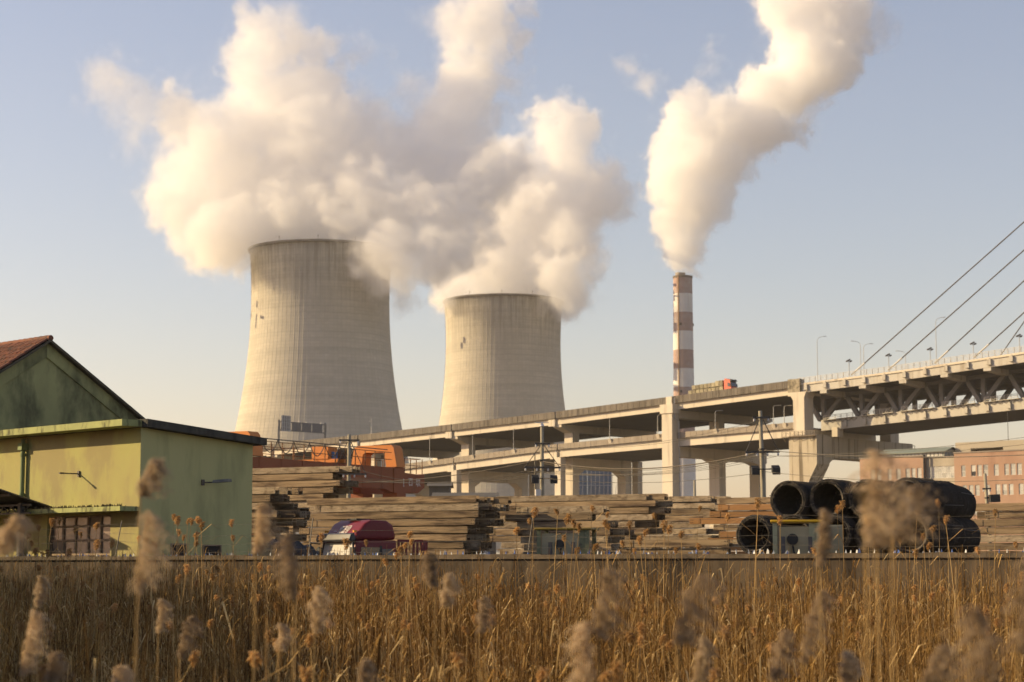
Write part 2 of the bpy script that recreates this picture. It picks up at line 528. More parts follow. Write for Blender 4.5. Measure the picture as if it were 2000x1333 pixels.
def col(b, t, w, lt, lw, z0, z1):
    b.hexa([BP(t + s * lt / 2, w + r * lw / 2, z) for z in (z0, z1) for s, r in ((-1, -1), (1, -1), (1, 1), (-1, 1))])
def cross(b, t, lt, outline):
    """outline: (w, z) polygon swept along the bridge over lt"""
    b.prism([AXN * w + Vector((0, 0, z)) for w, z in outline], BP(t - lt / 2, 0, 0), BP(t + lt / 2, 0, 0))
for k in range(-6, 1):
    t = k * SPAN - .2
    pr = thing("pier", None, None); pr.parent = via
    zu, zl = ZU(t) - 3.42, ZL(t) - 3.52
    if k == 0:
        b = MB(); col(b, t, .2, 3.3, 2.7, 0, zu + .2); b.build("column", M_conc, pr, world=True)
        b = MB(); col(b, t, .2, 4.1, 3.3, zu - .9, zu + 1.4); col(b, t, .3, 1.9, 1.2, zu + 1.404, zu + 3.4); b.build("column_head", M_conc, pr, world=True)
        for w in (19.5, 37):
            b = MB(); col(b, t, w, 3.3, 2.8, 0, zl - 2.8); b.build("column", M_conc, pr, world=True)
            b = MB(); col(b, t, w, 3.0, 2.6, ZL(t) - 1.1, zu - 1.9); b.build("column", M_conc, pr, world=True)
        b = MB(); cross(b, t, 3.2, [(1.6, zl), (39, zl), (39, zl - 2.9), (36, zl - 3.6), (33, zl - 2.8), (23, zl - 2.8), (20.5, zl - 3.6), (18, zl - 3.6), (15, zl - 2.6), (1.6, zl - 2.6)])
        b.build("cross_beam", M_conc, pr, world=True)
        b = MB(); cross(b, t, 3.0, [(1.9, zu), (42, zu), (42, zu - .8), (38, zu - 2), (1.9, zu - 2)]); b.build("cap_beam", M_conc, pr, world=True)
        b = MB(); b.tube([BP(t + 1.9, -.4, zu + 3), BP(t + 1.9, -.4, zu - 2.4), BP(t + 2.6, .5, zu - 2.9), BP(t + 2.6, .5, 2)], .13, 6); b.build("drain_pipe", M_pipe, pr, world=True)
    else:
        for w, lt, lw in ((1.9, 2.1, 2.0), (6.6, 3.0, 2.6), (28.5, 3.0, 2.6), (34, 2.1, 2.0)):
            b = MB(); col(b, t, w, lt, lw, 0, zl - (.02 if w in (1.9, 34) else 2.7)); b.build("column", M_conc, pr, world=True)
        b = MB(); cross(b, t, 2.9, [(5.3, zl), (29.8, zl), (29.8, zl - 3.3), (27.3, zl - 4.6), (24.5, zl - 3), (10.5, zl - 3), (7.8, zl - 4.6), (5.3, zl - 3.3)]); b.build("cross_beam", M_conc, pr, world=True)
        for w in (6.6, 35.5):
            b = MB(); col(b, t, w, 3.0, 2.6, ZL(t) - 1.1, zu - 1.98); b.build("column", M_conc, pr, world=True)
        b = MB(); cross(b, t, 2.8, [(.9, zu), (41, zu), (41, zu - .7), (37.5, zu - 2), (4.8, zu - 2), (.9, zu - .7)]); b.build("cap_beam", M_conc, pr, world=True)

# lamps along the near edge of the lower deck
def lamp_geo(parent, h, arm, dirv):
    b = MB(); b.tube([(0, 0, 0), (0, 0, h * .93)], [.10, .07], 6); b.build("pole", M_lamp, parent)
    b = MB(); d = Vector(dirv)
    b.tube([(0, 0, h * .93), tuple(d * arm * .15 + Vector((0, 0, h * .975))), tuple(d * arm * .45 + Vector((0, 0, h))), tuple(d * arm + Vector((0, 0, h * 1.015)))], .055, 5); b.build("arm", M_lamp, parent)
    b = MB(); a = d * arm + Vector((0, 0, h * 1.015)); b.beam(a, a + d * .75, .26, .13); b.build("lamp_head", M_lamp, parent)
def street_lamp(p, h, label, group, arm=1.2, dirv=None, bracket=True):
    t = thing("street_lamp", label, "street lamp", tuple(p), group=group)
    lamp_geo(t, h, arm, dirv or tuple(AXN * .8 + AXD * .6))
    if bracket:
        b = MB(); d = -AXN
        b.add([tuple(AXD * s * .5 + d * o + Vector((0, 0, z))) for s in (-1, 1) for o, z in ((-.28, 0), (.32, 0), (-.28, -1.4))],
              [(0, 1, 2), (3, 5, 4), (0, 3, 4, 1), (1, 4, 5, 2), (2, 5, 3, 0)])
        b.build("bracket", M_conc, t)
    return t
LLP = [(715, 40), (760, 42), (839, 48), (923, 42), (1003, 42), (1191, 42), (1285, 38), (1398, 36), (1512, 36), (1533, 34)]
for i, (px, hp) in enumerate(LLP):
    t = t_of_px(px, .6); z = ZL(t)
    ordn = ["first", "second", "third", "fourth", "fifth", "sixth", "seventh", "eighth", "ninth", "tenth"][i]
    p = BP(t, .62, z)
    street_lamp(p, hp * p.y / 3885, f"thin grey street lamp on the lower deck edge, {ordn} from the left", "street lamps along the lower deck")
for i, (px, hp) in enumerate(((978, 30), (1022, 30), (640, 28))):
    t = t_of_px(px, 33); p = BP(t, 33.6, ZL(t))
    street_lamp(p, hp * p.y / 3885, ["pale street lamp at the far side of the lower deck before the smaller tower", "pale street lamp on the far side of the lower deck by the utility pole", "pale street lamp on the far side of the lower deck behind the orange crane"][i],
                "street lamps on the far side of the lower deck", bracket=False)

# ---- truss bridge
TB0 = SPAN + .3; TB1 = 128.0
ZUR = interp(line_z([(1545, 741), (1601, 734), (1760, 713), (2000, 676)], 0))
WT = 8.5                                # the truss planes and the lower deck stand in from the upper deck's edge
ZLR = interp(line_z([(1614, 812), (1760, 795), (2000, 768)], WT - .4))
M_sg = mat("grey_bridge_paint", (.46, .43, .375), (.40, .375, .325), .2, c3=(.26, .22, .17), s3=.7, st3=(1, 1, .12), t3=(.52, .72), rough=.6)
M_sd = mat("shop_grey_steel", (.17, .17, .172), (.14, .14, .143), .3, c3=(.15, .13, .11), s3=.4, t3=(.6, .8), rough=.6)
M_wt = mat("off_white_railing", (.58, .55, .48), (.5, .47, .41), .6, rough=.6)
M_cable = mat("cable_sheath", (.055, .048, .04), (.075, .066, .055), .3, rough=.5)
tru = thing("truss_bridge", "grey steel double deck truss bridge hung from stay cables at the right", "bridge", tuple(BP(80, 20, 0)))
def rail(b, Zf, t0, t1, w, h, nr, step, mi=0):
    n = max(1, int((t1 - t0) / step))
    for i in range(n + 1):
        t = t0 + (t1 - t0) * i / n
        b.beam(BP(t, w, Zf(t) - h), BP(t, w, Zf(t) + .05), .14, .14)
    m = max(2, int((t1 - t0) / 8))
    for j in range(nr):
        for i in range(m):
            ta, tb = t0 + (t1 - t0) * i / m, t0 + (t1 - t0) * (i + 1) / m
            dz = -h * j / nr
            b.beam(BP(ta, w, Zf(ta) + dz), BP(tb, w, Zf(tb) + dz), .07, .10)
def long_box(b, Zf, t0, t1, w0, w1, za, zb, seg=10):
    n = max(1, int((t1 - t0) / seg))
    for i in range(n):
        ta, tb = t0 + (t1 - t0) * i / n, t0 + (t1 - t0) * (i + 1) / n
        b.hexa([BP(ta, w0, Zf(ta) + za), BP(tb, w0, Zf(tb) + za), BP(tb, w1, Zf(tb) + za), BP(ta, w1, Zf(ta) + za),
                BP(ta, w0, Zf(ta) + zb), BP(tb, w0, Zf(tb) + zb), BP(tb, w1, Zf(tb) + zb), BP(ta, w1, Zf(ta) + zb)])
NODES = [39.25 + 6.1 + 11.0 * i for i in range(-0, 8)]
_off = t_of_px(1601, WT) - NODES[0]
NODES = [q + _off for q in NODES]
ud = thing("upper_deck", None, None); ud.parent = tru
b = MB(); long_box(b, ZUR, TB0, TB1, 0, 42, -1.75, -1.25); b.build("deck_slab", M_conc, ud, world=True)
b = MB(); long_box(b, ZUR, TB0, TB1, .25, .75, -3.55, -1.76); b.build("edge_girder", M_sg, ud, world=True)
b = MB(); long_box(b, ZUR, TB0, TB1, 41.2, 41.7, -3.55, -1.76); b.build("edge_girder", M_sg, ud, world=True)
b = MB(); rail(b, ZUR, TB0, TB1, .15, 1.25, 4, 1.6); tag(b.build("railing", M_wt, ud, world=True), kind="stuff")
b = MB(); rail(b, ZUR, TB0, TB1, 41.8, 1.25, 4, 1.6); tag(b.build("railing", M_wt, ud, world=True), kind="stuff")
for i in range(17):                                           # cross beams under the upper deck
    t = TB0 + 2 + 5.5 * i
    if t > TB1: break
    b = MB(); b.hexa([BP(t + s, w, ZUR(t) + z) for z in (-3.5, -1.76) for s, w in ((-.2, .8), (.2, .8), (.2, 41.1), (-.2, 41.1))]); b.build("cross_beam", M_sd, ud, world=True)
ld = thing("lower_deck", None, None); ld.parent = tru
TL0 = NODES[0] + .6
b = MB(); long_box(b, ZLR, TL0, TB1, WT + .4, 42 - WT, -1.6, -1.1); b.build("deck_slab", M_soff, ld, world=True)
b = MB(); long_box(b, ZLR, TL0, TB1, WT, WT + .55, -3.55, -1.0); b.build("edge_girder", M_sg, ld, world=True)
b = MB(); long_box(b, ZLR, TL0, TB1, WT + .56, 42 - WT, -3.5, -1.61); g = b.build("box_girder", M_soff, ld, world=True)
for i in range(len(NODES) - 1):
    b = MB(); rail(b, ZLR, NODES[i] + 1.6, NODES[i + 1] - .9, WT - .45, .95, 3, 1.5)
    long_box(b, ZLR, NODES[i] + 1.2, NODES[i + 1] - .6, WT - .7, WT - .01, -1.12, -1.0)
    tag(b.build("walkway_railing", M_wt, ld, world=True), kind="stuff")
    q = MB()
    for j in range(6):                                        # sagging cable loops under the walkway
        ta = NODES[i] + 1.4 + j * 1.6
        z = ZLR(ta)
        q.tube([BP(ta, WT - .13, z - 1.15), BP(ta + .45, WT - .15, z - 1.7), BP(ta + .85, WT - .15, z - 1.8), BP(ta + 1.25, WT - .15, z - 1.6), BP(ta + 1.6, WT - .13, z - 1.15)], .06, 4)
    tag(q.build("cable_loops", M_steel_dark, ld, world=True), kind="stuff")
b = MB(); rail(b, ZLR, TL0, TB1, 41.5 - WT, .95, 3, 3); tag(b.build("railing", M_wt, ld, world=True), kind="stuff")
for side, wl, wt in ((0, WT + .5, WT + 1.2), (1, 41 - WT, 40.5 - WT)):
    for i, t in enumerate(NODES):
        bot = BP(t, wl + .2, ZLR(t) - .9)
        top = lambda tt: BP(tt, wt, ZUR(tt) - 3.4)
        vtop = BP(t, wl + .9, ZUR(t) - 3.4)
        b = MB(); b.beam(BP(t + .5, wl + .9, ZLR(t) - 1), vtop + AXD * .5, 1.0, .9, up=tuple(AXN)); b.build("vertical_post", M_sd, tru, world=True)
        b = MB(); b.beam(bot, top(t - 4.2), 1.0, 1.05, up=tuple(AXN)); b.build("diagonal", M_sd, tru, world=True)
        if i < len(NODES) - 1:
            b = MB(); b.beam(bot + AXD * .6 + AXN * .4, top(t + 6.8) + AXN * .4, 1.0, 1.0, up=tuple(AXN)); b.build("diagonal", M_sd, tru, world=True)
    b = MB(); long_box(b, ZUR, TB0, TB1, wt - .6, wt + .6, -4.4, -3.6); b.build("top_chord", M_sd, tru, world=True)
tb = TB0 + 2.2
i = 0
while tb < TB1 - 2:                                            # cable anchor boxes on both fascias, and cantilever gussets
    for Zf, w, par, z0 in ((ZUR, .25, ud, -2.9), (ZLR, WT, ld, -3.0)):
        if par is ld and tb < TL0 + 3: continue
        z = Zf(tb)
        b = MB(); b.hexa([BP(tb + s, ww, z + zz) for zz in (z0, z0 + 1.1) for s, ww in ((-.42, w - .5), (.42, w - .5), (.42, w - .004), (-.42, w - .004))])
        b.hexa([BP(tb + s, ww, z + zz) for zz in (z0 - .12, z0 - .004) for s, ww in ((-.55, w - .62), (.55, w - .62), (.55, w - .004), (-.55, w - .004))])
        b.hexa([BP(tb + s, ww, z + zz) for zz in (z0 + 1.104, z0 + 1.4) for s, ww in ((-.18, w - .35), (.18, w - .35), (.25, w - .004), (-.25, w - .004))])
        b.build("anchor_box", M_sg, par, world=True)
    if i % 2 == 1:
        t = tb
        b = MB(); b.prism([AXN * w + Vector((0, 0, z)) for w, z in ((.3, 0), (8.2, 0), (8.2, -1.3), (.3, -.75))], BP(t - 1.7, 0, ZUR(t) - 3.56), BP(t + .2, 0, ZUR(t) - 3.56))
        b.build("gusset", M_sg, tru, world=True)
    tb += 5.5; i += 1
# end pier that carries the truss
ep = thing("pier", None, None); ep.parent = tru
te = SPAN + 1.0
zt = W(1580, 851, BP(te, 0, 0).y).z
M_pier = mat("streaked_pier_concrete", (.46, .40, .30), (.38, .33, .25), .15, c3=(.11, .085, .055), s3=1.1, st3=(1, 1, .03), t3=(.52, .64), rough=.92, bump=.15)
b = MB(); 
b.prism([AXD * s + Vector((0, 0, z)) for s, z in ((-3.0, 0), (2.6, 0), (2.6, zt - 11), (5.0, zt - 7), (5.0, zt), (-3.0, zt))], BP(te, -1.0, 0), BP(te, 4.2, 0))
b.build("column", M_pier, ep, world=True)
b = MB(); b.prism([AXN * w + Vector((0, 0, z)) for w, z in ((4.2, zt - .2), (44, zt - .2), (44, zt - 4.2), (41, zt - 5), (37, zt - 8.6), (33, zt - 5.2), (9, zt - 5.2), (4.2, zt - 8))], BP(te - 1.6, 0, 0), BP(te + 3.2, 0, 0))
b.build("cross_beam", M_pier, ep, world=True)
b = MB(); col(b, te + .6, 37.5, 5.2, 4.5, 0, zt - 6); b.build("column", M_pier, ep, world=True)
zu = ZU(te) - 3.5
for w in (.6, 38):
    b = MB(); b.prism([AXD * s + Vector((0, 0, z)) for s, z in ((-1.9, zt), (1.3, zt), (1.3, zu - 1.0), (1.9, zu + .4), (-3.2, zu + .4), (-1.9, zu - 1.6))], BP(te, w - 1.2, 0), BP(te, w + 2.6, 0))
    b.build("column", M_conc, ep, world=True)
M_crk = mat("stained_head_concrete", (.36, .31, .22), (.3, .26, .19), .4, c3=(.1, .085, .06), s3=.9, t3=(.45, .65), rough=.95)
b = MB(); b.hexa([BP(te + s, w, z) for z in (zu + .404, zu + 3.6) for s, w in ((-3.4, -.6), (.1, -.6), (.1, 1.4), (-3.4, 1.4))]); b.build("bearing_head", M_crk, ep, world=True)
b = MB()
fz = lambda t: zt + 1.0
rail(b, lambda t: zt + .9, te - 4.4, te + 5.2, -1.9, 1.1, 3, 1.2)
b.hexa([BP(te + s, w, zt + z) for z in (-.35, -.2) for s, w in ((-4.6, -2.0), (5.3, -2.0), (5.3, -1.004), (-4.6, -1.004))])
for s in (-4, -1.5, 1, 3.5):
    b.beam(BP(te + s, -1.9, zt - .4), BP(te + s, -1.0, zt - 1.5), .1, .1)
tag(b.build("inspection_walkway", mat("brown_walkway_steel", (.18, .14, .1), (.25, .2, .14), 1), ep, world=True), kind="stuff")
b = MB()
for w in (44.4, 45.6):
    b.beam(BP(te + 2.8, w, zt - 3.4), BP(te + 2.8, w, zt - .6), .12, .12); b.beam(BP(te + .6, w, zt - 3.4), BP(te + .6, w, zt - .6), .12, .12)
for z in (-3.4, -2.5, -1.5, -.6):
    b.beam(BP(te + 2.8, 44, zt + z), BP(te + 2.8, 45.6, zt + z), .1, .1); b.beam(BP(te + .6, 45.6, zt + z), BP(te + 2.8, 45.6, zt + z), .1, .1)
b.beam(BP(te + 2.8, 45.6, zt - 3.4), BP(te + 2.8, 44, zt - 5), .1, .1)
tag(b.build("inspection_cage", M_steel_dark, ep, world=True), kind="stuff")
b = MB(); col(b, te + 4.0, 9.3, 1.6, 2.5, zt - .1, zt + 2.2); b.build("bearing_plinth", M_conc, ep, world=True)
# stay cables
for i, (px, py, y2, w) in enumerate(((1669, 727, 434, .5), (1742, 717, 489, .5), (1833, 702, 549, .5), (1912, 690, 611, .5), (1925, 690, 629, 40.5))):
    t0 = t_of_px(px, w); t2 = t_of_px(2000, w)
    a = BP(t0, w, ZUR(t0) - .5); e = W(2000, y2, BP(t2, w, 0).y)
    far = a + (e - a) * ((TB1 + 22 - t0) / (t2 - t0))
    b = MB(); b.tube([a, far], .14, 6); c = b.build("stay_cable", M_cable, tru, world=True)
    b = MB(); u = (far - a).normalized(); b.tube([a - u * .5, a + u * 4.0], .2, 8); b.build("anchor_tube", M_wt, c, world=True)
# lamps and floodlights on the truss bridge
for px, top, w, lab in ((1600, 659, 20, "tall slim street lamp on the truss bridge, leftmost, with its arm to the right"), (1691, 673, 20, "street lamp of the lamp pair on the truss bridge with its arm to the right"),
                        (1685, 668, 20.5, "street lamp of the lamp pair on the truss bridge with its arm to the left"), (1834, 622, 14, "tallest street lamp on the truss bridge between the second and third stay cable"),
                        (1773, 687, 36, "short street lamp on the far side of the truss bridge by the second stay cable")):
    t = t_of_px(px, w); p = BP(t, w, ZUR(t) - 1.25)
    h = W(px, top, p.y).z - p.z
    sgn = -1 if "to the left" in lab or "short" in lab else 1
    street_lamp(p, h, lab, "street lamps on the truss bridge", 1.6, tuple(Vector((sgn, 0, 0))), bracket=False)
for i, (px, top) in enumerate(((1662, 702), (1740, 691), (1822, 679), (1907, 668), (1998, 653))):
    t = t_of_px(px, .9); p = BP(t, .9, ZUR(t) - 1.25)
    f = thing("floodlight", ["first", "second", "third", "fourth", "fifth"][i] + " dark floodlight cluster from the left on the truss bridge railing", "floodlight", tuple(p), group="floodlights on the truss bridge")
    h = W(px, top, p.y).z - p.z
    b = MB(); b.tube([(0, 0, 0), (0, 0, h - .5)], .09, 6); b.beam((-.45, 0, h - .6), (.45, 0, h - .6), .08, .08); b.build("pole", M_lamp, f)
    for x, z in ((-.45, h - .45), (.05, h - .2), (.42, h - .5)):
        q = MB(); q.beam((x - .2, -.1, z - .1), (x + .2, .1, z + .14), .35, .3); q.build("lamp_head", M_steel_dark, f)

# sign gantry over the far part of the upper deck
g0 = BP(t_of_px(543, .5), .6, 0); tg = t_of_px(543, .5)
gan = thing("sign_gantry", "dark highway sign gantry with sign backs, standing on the viaduct before the larger tower", "sign gantry", tuple(BP(tg, .6, ZU(tg) - 1.3)))
zb, ztp = ZU(tg) - 1.2, W(543, 824, BP(tg, .6, 0).y).z
M_gan = mat("gantry_grey", (.13, .135, .14), (.17, .17, .17), 1, rough=.6)
for w in (.7, 19.5):
    b = MB(); b.beam(BP(tg, w, zb), BP(tg, w, ztp + .6), .55, .55); b.build("post", M_gan, gan, world=True)
b = MB()
for z in (ztp, ztp - 2.6):
    for o in (-.5, .5):
        b.beam(BP(tg + o, .7, z), BP(tg + o, 19.5, z), .22, .22)
for i in range(10):
    w = .7 + 18.8 * i / 9.0
    b.beam(BP(tg + .5, w, ztp), BP(tg + .5, w, ztp - 2.6), .12, .12)
    if i < 9: b.beam(BP(tg + .5, w, ztp if i % 2 else ztp - 2.6), BP(tg + .5, w + 2.09, ztp - 2.6 if i % 2 else ztp), .1, .1)
tag(b.build("truss", M_gan, gan, world=True), kind="stuff")
b = MB(); b.hexa([BP(tg + s, w, z) for z in (ztp - 2.9, ztp + 2.0) for s, w in ((.65, 1.0), (.75, 1.0), (.75, 4.6), (.65, 4.6))]); sg = b.build("sign_back", mat("sign_back_grey", (.30, .29, .28), (.24, .235, .23), 2), gan, world=True)
b = MB()
for z in (-2.8, -1.6, -.3, .8, 1.8):
    b.beam(BP(tg + .85, 1.0, ztp + z), BP(tg + .85, 4.6, ztp + z), .12, .1)
for w in (1.2, 2.1, 3.0, 3.9, 4.5):
    b.beam(BP(tg + .95, w, ztp - 2.9), BP(tg + .95, w, ztp + 2.0), .1, .14)
tag(b.build("sign_frame", mat("galvanised", (.55, .55, .54), (.45, .45, .45), 2, rough=.5), sg, world=True), kind="stuff")
for w0, w1 in ((5.2, 8.8), (9.3, 13.0), (13.5, 17.6)):
    b = MB(); b.hexa([BP(tg + s, w, z) for z in (ztp - 2.75, ztp + .15) for s, w in ((.65, w0), (.75, w0), (.75, w1), (.65, w1))]); b.build("sign_back", mat("dark_sign_back", (.10, .105, .115), (.14, .14, .145), 1.5), gan, world=True)
for w in (9, 12, 18):
    b = MB(); b.tube([BP(tg - .2, w, ztp + .1), BP(tg - .2, w, ztp + .6)], .28, 8); b.build("lamp", M_wt, gan, world=True)
# speed camera mast by the larger tower
t = t_of_px(725, .5); p = BP(t, .5, ZU(t) - .2)
m_ = thing("camera_mast", "slim white camera mast on the viaduct before the shaded side of the larger tower", "camera mast", tuple(p))
b = MB(); b.tube([(0, 0, 0), (0, 0, 4.6)], .11, 6); b.build("pole", M_wt, m_)
b = MB(); b.beam((-.5, 0, 3.6), (0, 0, 3.6), .08, .08); b.beam((-.8, 0, 3.75), (-.3, 0, 3.75), .3, .3); b.build("camera", M_wt, m_)
b = MB(); b.box(-.2, .2, -.15, .15, 2.4, 3.0); b.build("control_box", M_wt, m_)
# ------------------------------------------------------------------ vehicles on the upper deck
def lerp_box(b, x0, x1, y0, y1, z0, z1, dx0=0, dx1=0, mi=0):
    """box whose top is pulled in at the ends"""
    b.hexa([(x0, y0, z0), (x1, y0, z0), (x1, y1, z0), (x0, y1, z0), (x0 + dx0, y0, z1), (x1 - dx1, y0, z1), (x1 - dx1, y1, z1), (x0 + dx0, y1, z1)], mi)
M_or = mat("orange_red_paint", (.62, .095, .03), (.55, .08, .03), 2, rough=.4, spec=.5)
M_blk = mat("black_plastic", (.02, .02, .022), (.03, .03, .03), 3, rough=.6)
M_tyre = mat("tyre_rubber", (.02, .02, .02), (.03, .03, .03), 6, rough=.9)
M_glass = mat("dark_glass", (.03, .035, .04), None, rough=.08, spec=.8)
M_frame = mat("chassis_grey", (.08, .08, .08), (.12, .1, .09), 2, rough=.7)
def wheel(parent, x, y, r=.5, w=.3, name="wheel"):
    b = MB(); b.tube([(x, y - w / 2, r), (x, y + w / 2, r)], r, 18); o = b.build(name, M_tyre, parent)
    b = MB(); b.tube([(x, y - w / 2 - .02, r), (x, y + w / 2 + .02, r)], r * .55, 12); b.build("rim", M_lamp, o)
ang = math.atan2(AXD.y, AXD.x)
def grade_z(t):
    return ZU(t) - 1.44
t = t_of_px(1402, 3.4); p = BP(t, 3.4, grade_z(t) + .1)
slope = math.atan((ZU(t + 5) - ZU(t - 5)) / 10)
tr = thing("cargo_truck", "orange cab flatbed truck loaded with two layers of pale bundles on the viaduct", "truck", tuple(p), rz=ang, tilt=(0, -slope))
# local: x forward
b = MB(); lerp_box(b, 3.3, 5.55, -1.2, 1.2, .9, 4.0, 0, .45); b.build("cab", M_or, tr)
b = MB(); lerp_box(b, 5.10, 5.62, -1.15, 1.15, 2.2, 3.5, .0, .32); b.build("windscreen", M_glass, tr)
b = MB(); lerp_box(b, 4.35, 5.05, -1.225, 1.225, 2.25, 3.2, 0, .15); b.build("side_window", M_glass, tr)
b = MB(); lerp_box(b, 5.05, 5.75, -1.19, 1.19, 3.52, 4.0, .1, .35); b.build("sun_visor", M_blk, tr)
b = MB(); lerp_box(b, 5.5, 5.75, -1.2, 1.2, .4, 1.2); b.build("bumper", M_blk, tr)
b = MB(); lerp_box(b, 3.3, 4.6, -1.1, 1.1, 4.01, 4.3, .1, .6); b.build("roof_fairing", M_or, tr)
for s in (-1, 1):
    b = MB(); b.beam((5.2, s * 1.25, 2.6), (5.35, s * 1.5, 2.6), .06, .06); b.beam((5.3, s * 1.5, 2.1), (5.3, s * 1.5, 2.95), .22, .12); b.build("mirror", M_blk, tr)
b = MB(); b.box(-8.2, 5.4, -.5, .5, .75, 1.05); b.build("chassis", M_frame, tr)
b = MB(); b.box(-8.4, 3.0, -1.25, 1.25, 1.06, 1.35); b.build("load_bed", M_frame, tr)
for x in (4.6, 2.2, 1.1, -5.2, -6.4, -7.6):
    for s in (-1, 1): wheel(tr, x, s * 1.05)
M_bun = [mat("pale_timber_bundle", (.42, .37, .24), (.33, .29, .19), 3, (1, 1, 4), c3=(.14, .12, .08), s3=3, st3=(1, 1, .2), t3=(.55, .7), rand=.18), mat("darker_timber_bundle", (.30, .26, .18), (.22, .19, .13), 3, rand=.2)]  # two bundle tones, the second one darker
bm0 = None
mtr = wm(tr)
n = 0
for layer in (0, 1):
    for i in range(9):
        if layer == 1 and i in (0,): continue
        x0 = -8.2 + 1.235 * i; wdt = 1.13
        z0 = 1.36 + layer * 1.24
        hh = 1.16 + (.3 if layer and i in (7, 8) else 0) * 1
        b = MB()
        # a bundle: stacked boards with gaps and two bearers
        for k in range(5):
            zz = z0 + .1 + k * (hh - .1) / 5
            b.box(x0 + random.uniform(0, .05), x0 + wdt - random.uniform(0, .05), -1.15, 1.15, zz, zz + (hh - .1) / 5 - .035)
        b.box(x0 + .1, x0 + .25, -1.1, 1.1, z0, z0 + .098); b.box(x0 + wdt - .25, x0 + wdt - .1, -1.1, 1.1, z0, z0 + .098)
        v = [tuple(mtr @ Vector(q)) for q in b.v]
        c = mtr @ Vector((x0 + wdt / 2, 0, z0))
        b.v = [tuple(Vector(q) - c) for q in v]
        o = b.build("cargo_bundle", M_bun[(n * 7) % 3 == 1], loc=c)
        pos = ["rearmost", "second", "third", "fourth", "fifth", "sixth", "seventh", "eighth", "foremost"][i]
        tag(o, f"pale strapped bundle in the {'upper' if layer else 'lower'} layer on the orange truck, {pos} from its tail" if pos not in ("rearmost", "foremost") else f"pale strapped bundle, {pos} of the {'upper' if layer else 'lower'} layer on the orange truck", "bundle", "bundles loaded on the orange truck")
        n += 1
# box truck of which only the pale green top shows
t = t_of_px(1052, 12); p = BP(t, 12, grade_z(t))
bt = thing("box_truck", "pale green box truck half hidden by the viaduct parapet before the smaller tower", "truck", tuple(p), rz=ang, tilt=(0, -slope))
M_pg = mat("pale_green_paint", (.33, .40, .33), (.28, .35, .29), 1.5, c3=(.18, .2, .17), s3=2, t3=(.55, .7), rough=.6)
b = MB(); b.box(-5.2, 3.6, -1.25, 1.25, .95, 2.75); b.build("cargo_box", M_pg, bt)
b = MB()
for k in range(9):
    x = -5.1 + k * 1.05
    b.box(x, x + .08, -1.3, -1.254, 1.0, 2.7)
b.box(-5.2, 3.6, -1.3, -1.254, 2.72, 2.85); tag(b.build("box_ribs", M_wt, bt), kind="stuff")
b = MB(); lerp_box(b, 3.9, 5.7, -1.15, 1.15, .6, 2.5, 0, .4); b.build("cab", M_pg, bt)
b = MB(); lerp_box(b, 5.1, 5.74, -1.1, 1.1, 1.5, 2.3, .0, .3); b.build("windscreen", M_glass, bt)
b = MB(); b.box(-5.2, 5.5, -.45, .45, .6, .94); b.build("chassis", M_frame, bt)
for x in (4.6, -3.0, -4.2):
    for s in (-1, 1): wheel(bt, x, s * 1.0)
# ------------------------------------------------------------------ ground
WL0, WLD = Vector((-15.8, 58.0, 0)), Vector((.863, -.506, 0)).normalized()
WLN = Vector((-WLD.y, WLD.x, 0))                          # points away from the camera
def wall_y(x):
    return WL0.y + (x - WL0.x) * WLD.y / WLD.x
def field_z(x, y):
    return -1.0 + 1.3 * max(0.0, 1 - max(y, 0) / 9.0) ** 1.5 + .12 * math.sin(x * .6 + y * .3) + .08 * math.sin(y * .9 - x * .4)
M_yard = mat("yard_dirt", (.14, .11, .08), (.09, .075, .06), .3, c3=(.2, .17, .13), s3=.8, rough=1.0, bump=.3)
M_field = mat("reed_litter", (.085, .055, .028), (.05, .034, .018), 1.2, c3=(.16, .105, .05), s3=2.5, t3=(.5, .7), rough=1.0, bump=.5)
b = MB()
far = 9000
a0, a1 = WL0 - WLD * 60, WL0 + WLD * 70
b.add([(a0.x, a0.y, 0), (a1.x, a1.y, 0), (far, a1.y, 0), (far, far, 0), (-far, far, 0), (-far, a0.y, 0)], [(0, 1, 2, 3, 4, 5)])
tag(b.build("ground", M_yard), kind="structure")
b = MB(); nx, ny = 70, 50
vs = []
for j in range(ny + 1):
    for i in range(nx + 1):
        x = -45 + 90 * i / nx
        y = -8 + (wall_y(x) + .05 + 8) * j / ny
        vs.append((x, y, field_z(x, y)))
b.add(vs, [(j * (nx + 1) + i, j * (nx + 1) + i + 1, (j + 1) * (nx + 1) + i + 1, (j + 1) * (nx + 1) + i) for j in range(ny) for i in range(nx)])
tag(b.build("field_ground", M_field, smooth=True), kind="structure")
# added earth bank, unseen outside the frame, shaped to shade the field's left
b = MB(); n = 40; vs = []
for j in range(n + 1):
    y = -6 + 66 * j / n
    cx_ = 8.5 + .35 * max(y, 2); top = 5.3 + .112 * max(y - 12, -4) + .35 * math.sin(j * .9) + .25 * math.sin(j * 2.3) + .2 * random.random() - (0 if j < n - 2 else 3.0) - (1.5 if j < 3 else 0)
    for x, z in ((-cx_ - 22, -1.2), (-cx_ - 8, top * .97), (-cx_, top), (-cx_ + 1.6, top * .93), (-cx_ + 6.2, -1.2)):
        vs.append((x + .4 * math.sin(j * .7), y, z))
b.add(vs, [(j * 5 + i, j * 5 + i + 1, (j + 1) * 5 + i + 1, (j + 1) * 5 + i) for j in range(n) for i in range(4)])
b.add([vs[0], vs[1], vs[2], vs[3], vs[4]], [(0, 1, 2, 3, 4)]); b.add(vs[-5:], [(4, 3, 2, 1, 0)])
tag(b.build("shade_bank", mat("shade_bank_grass", (.1, .075, .035), (.06, .05, .025), 1.0, rough=1, bump=.5)), kind="structure")

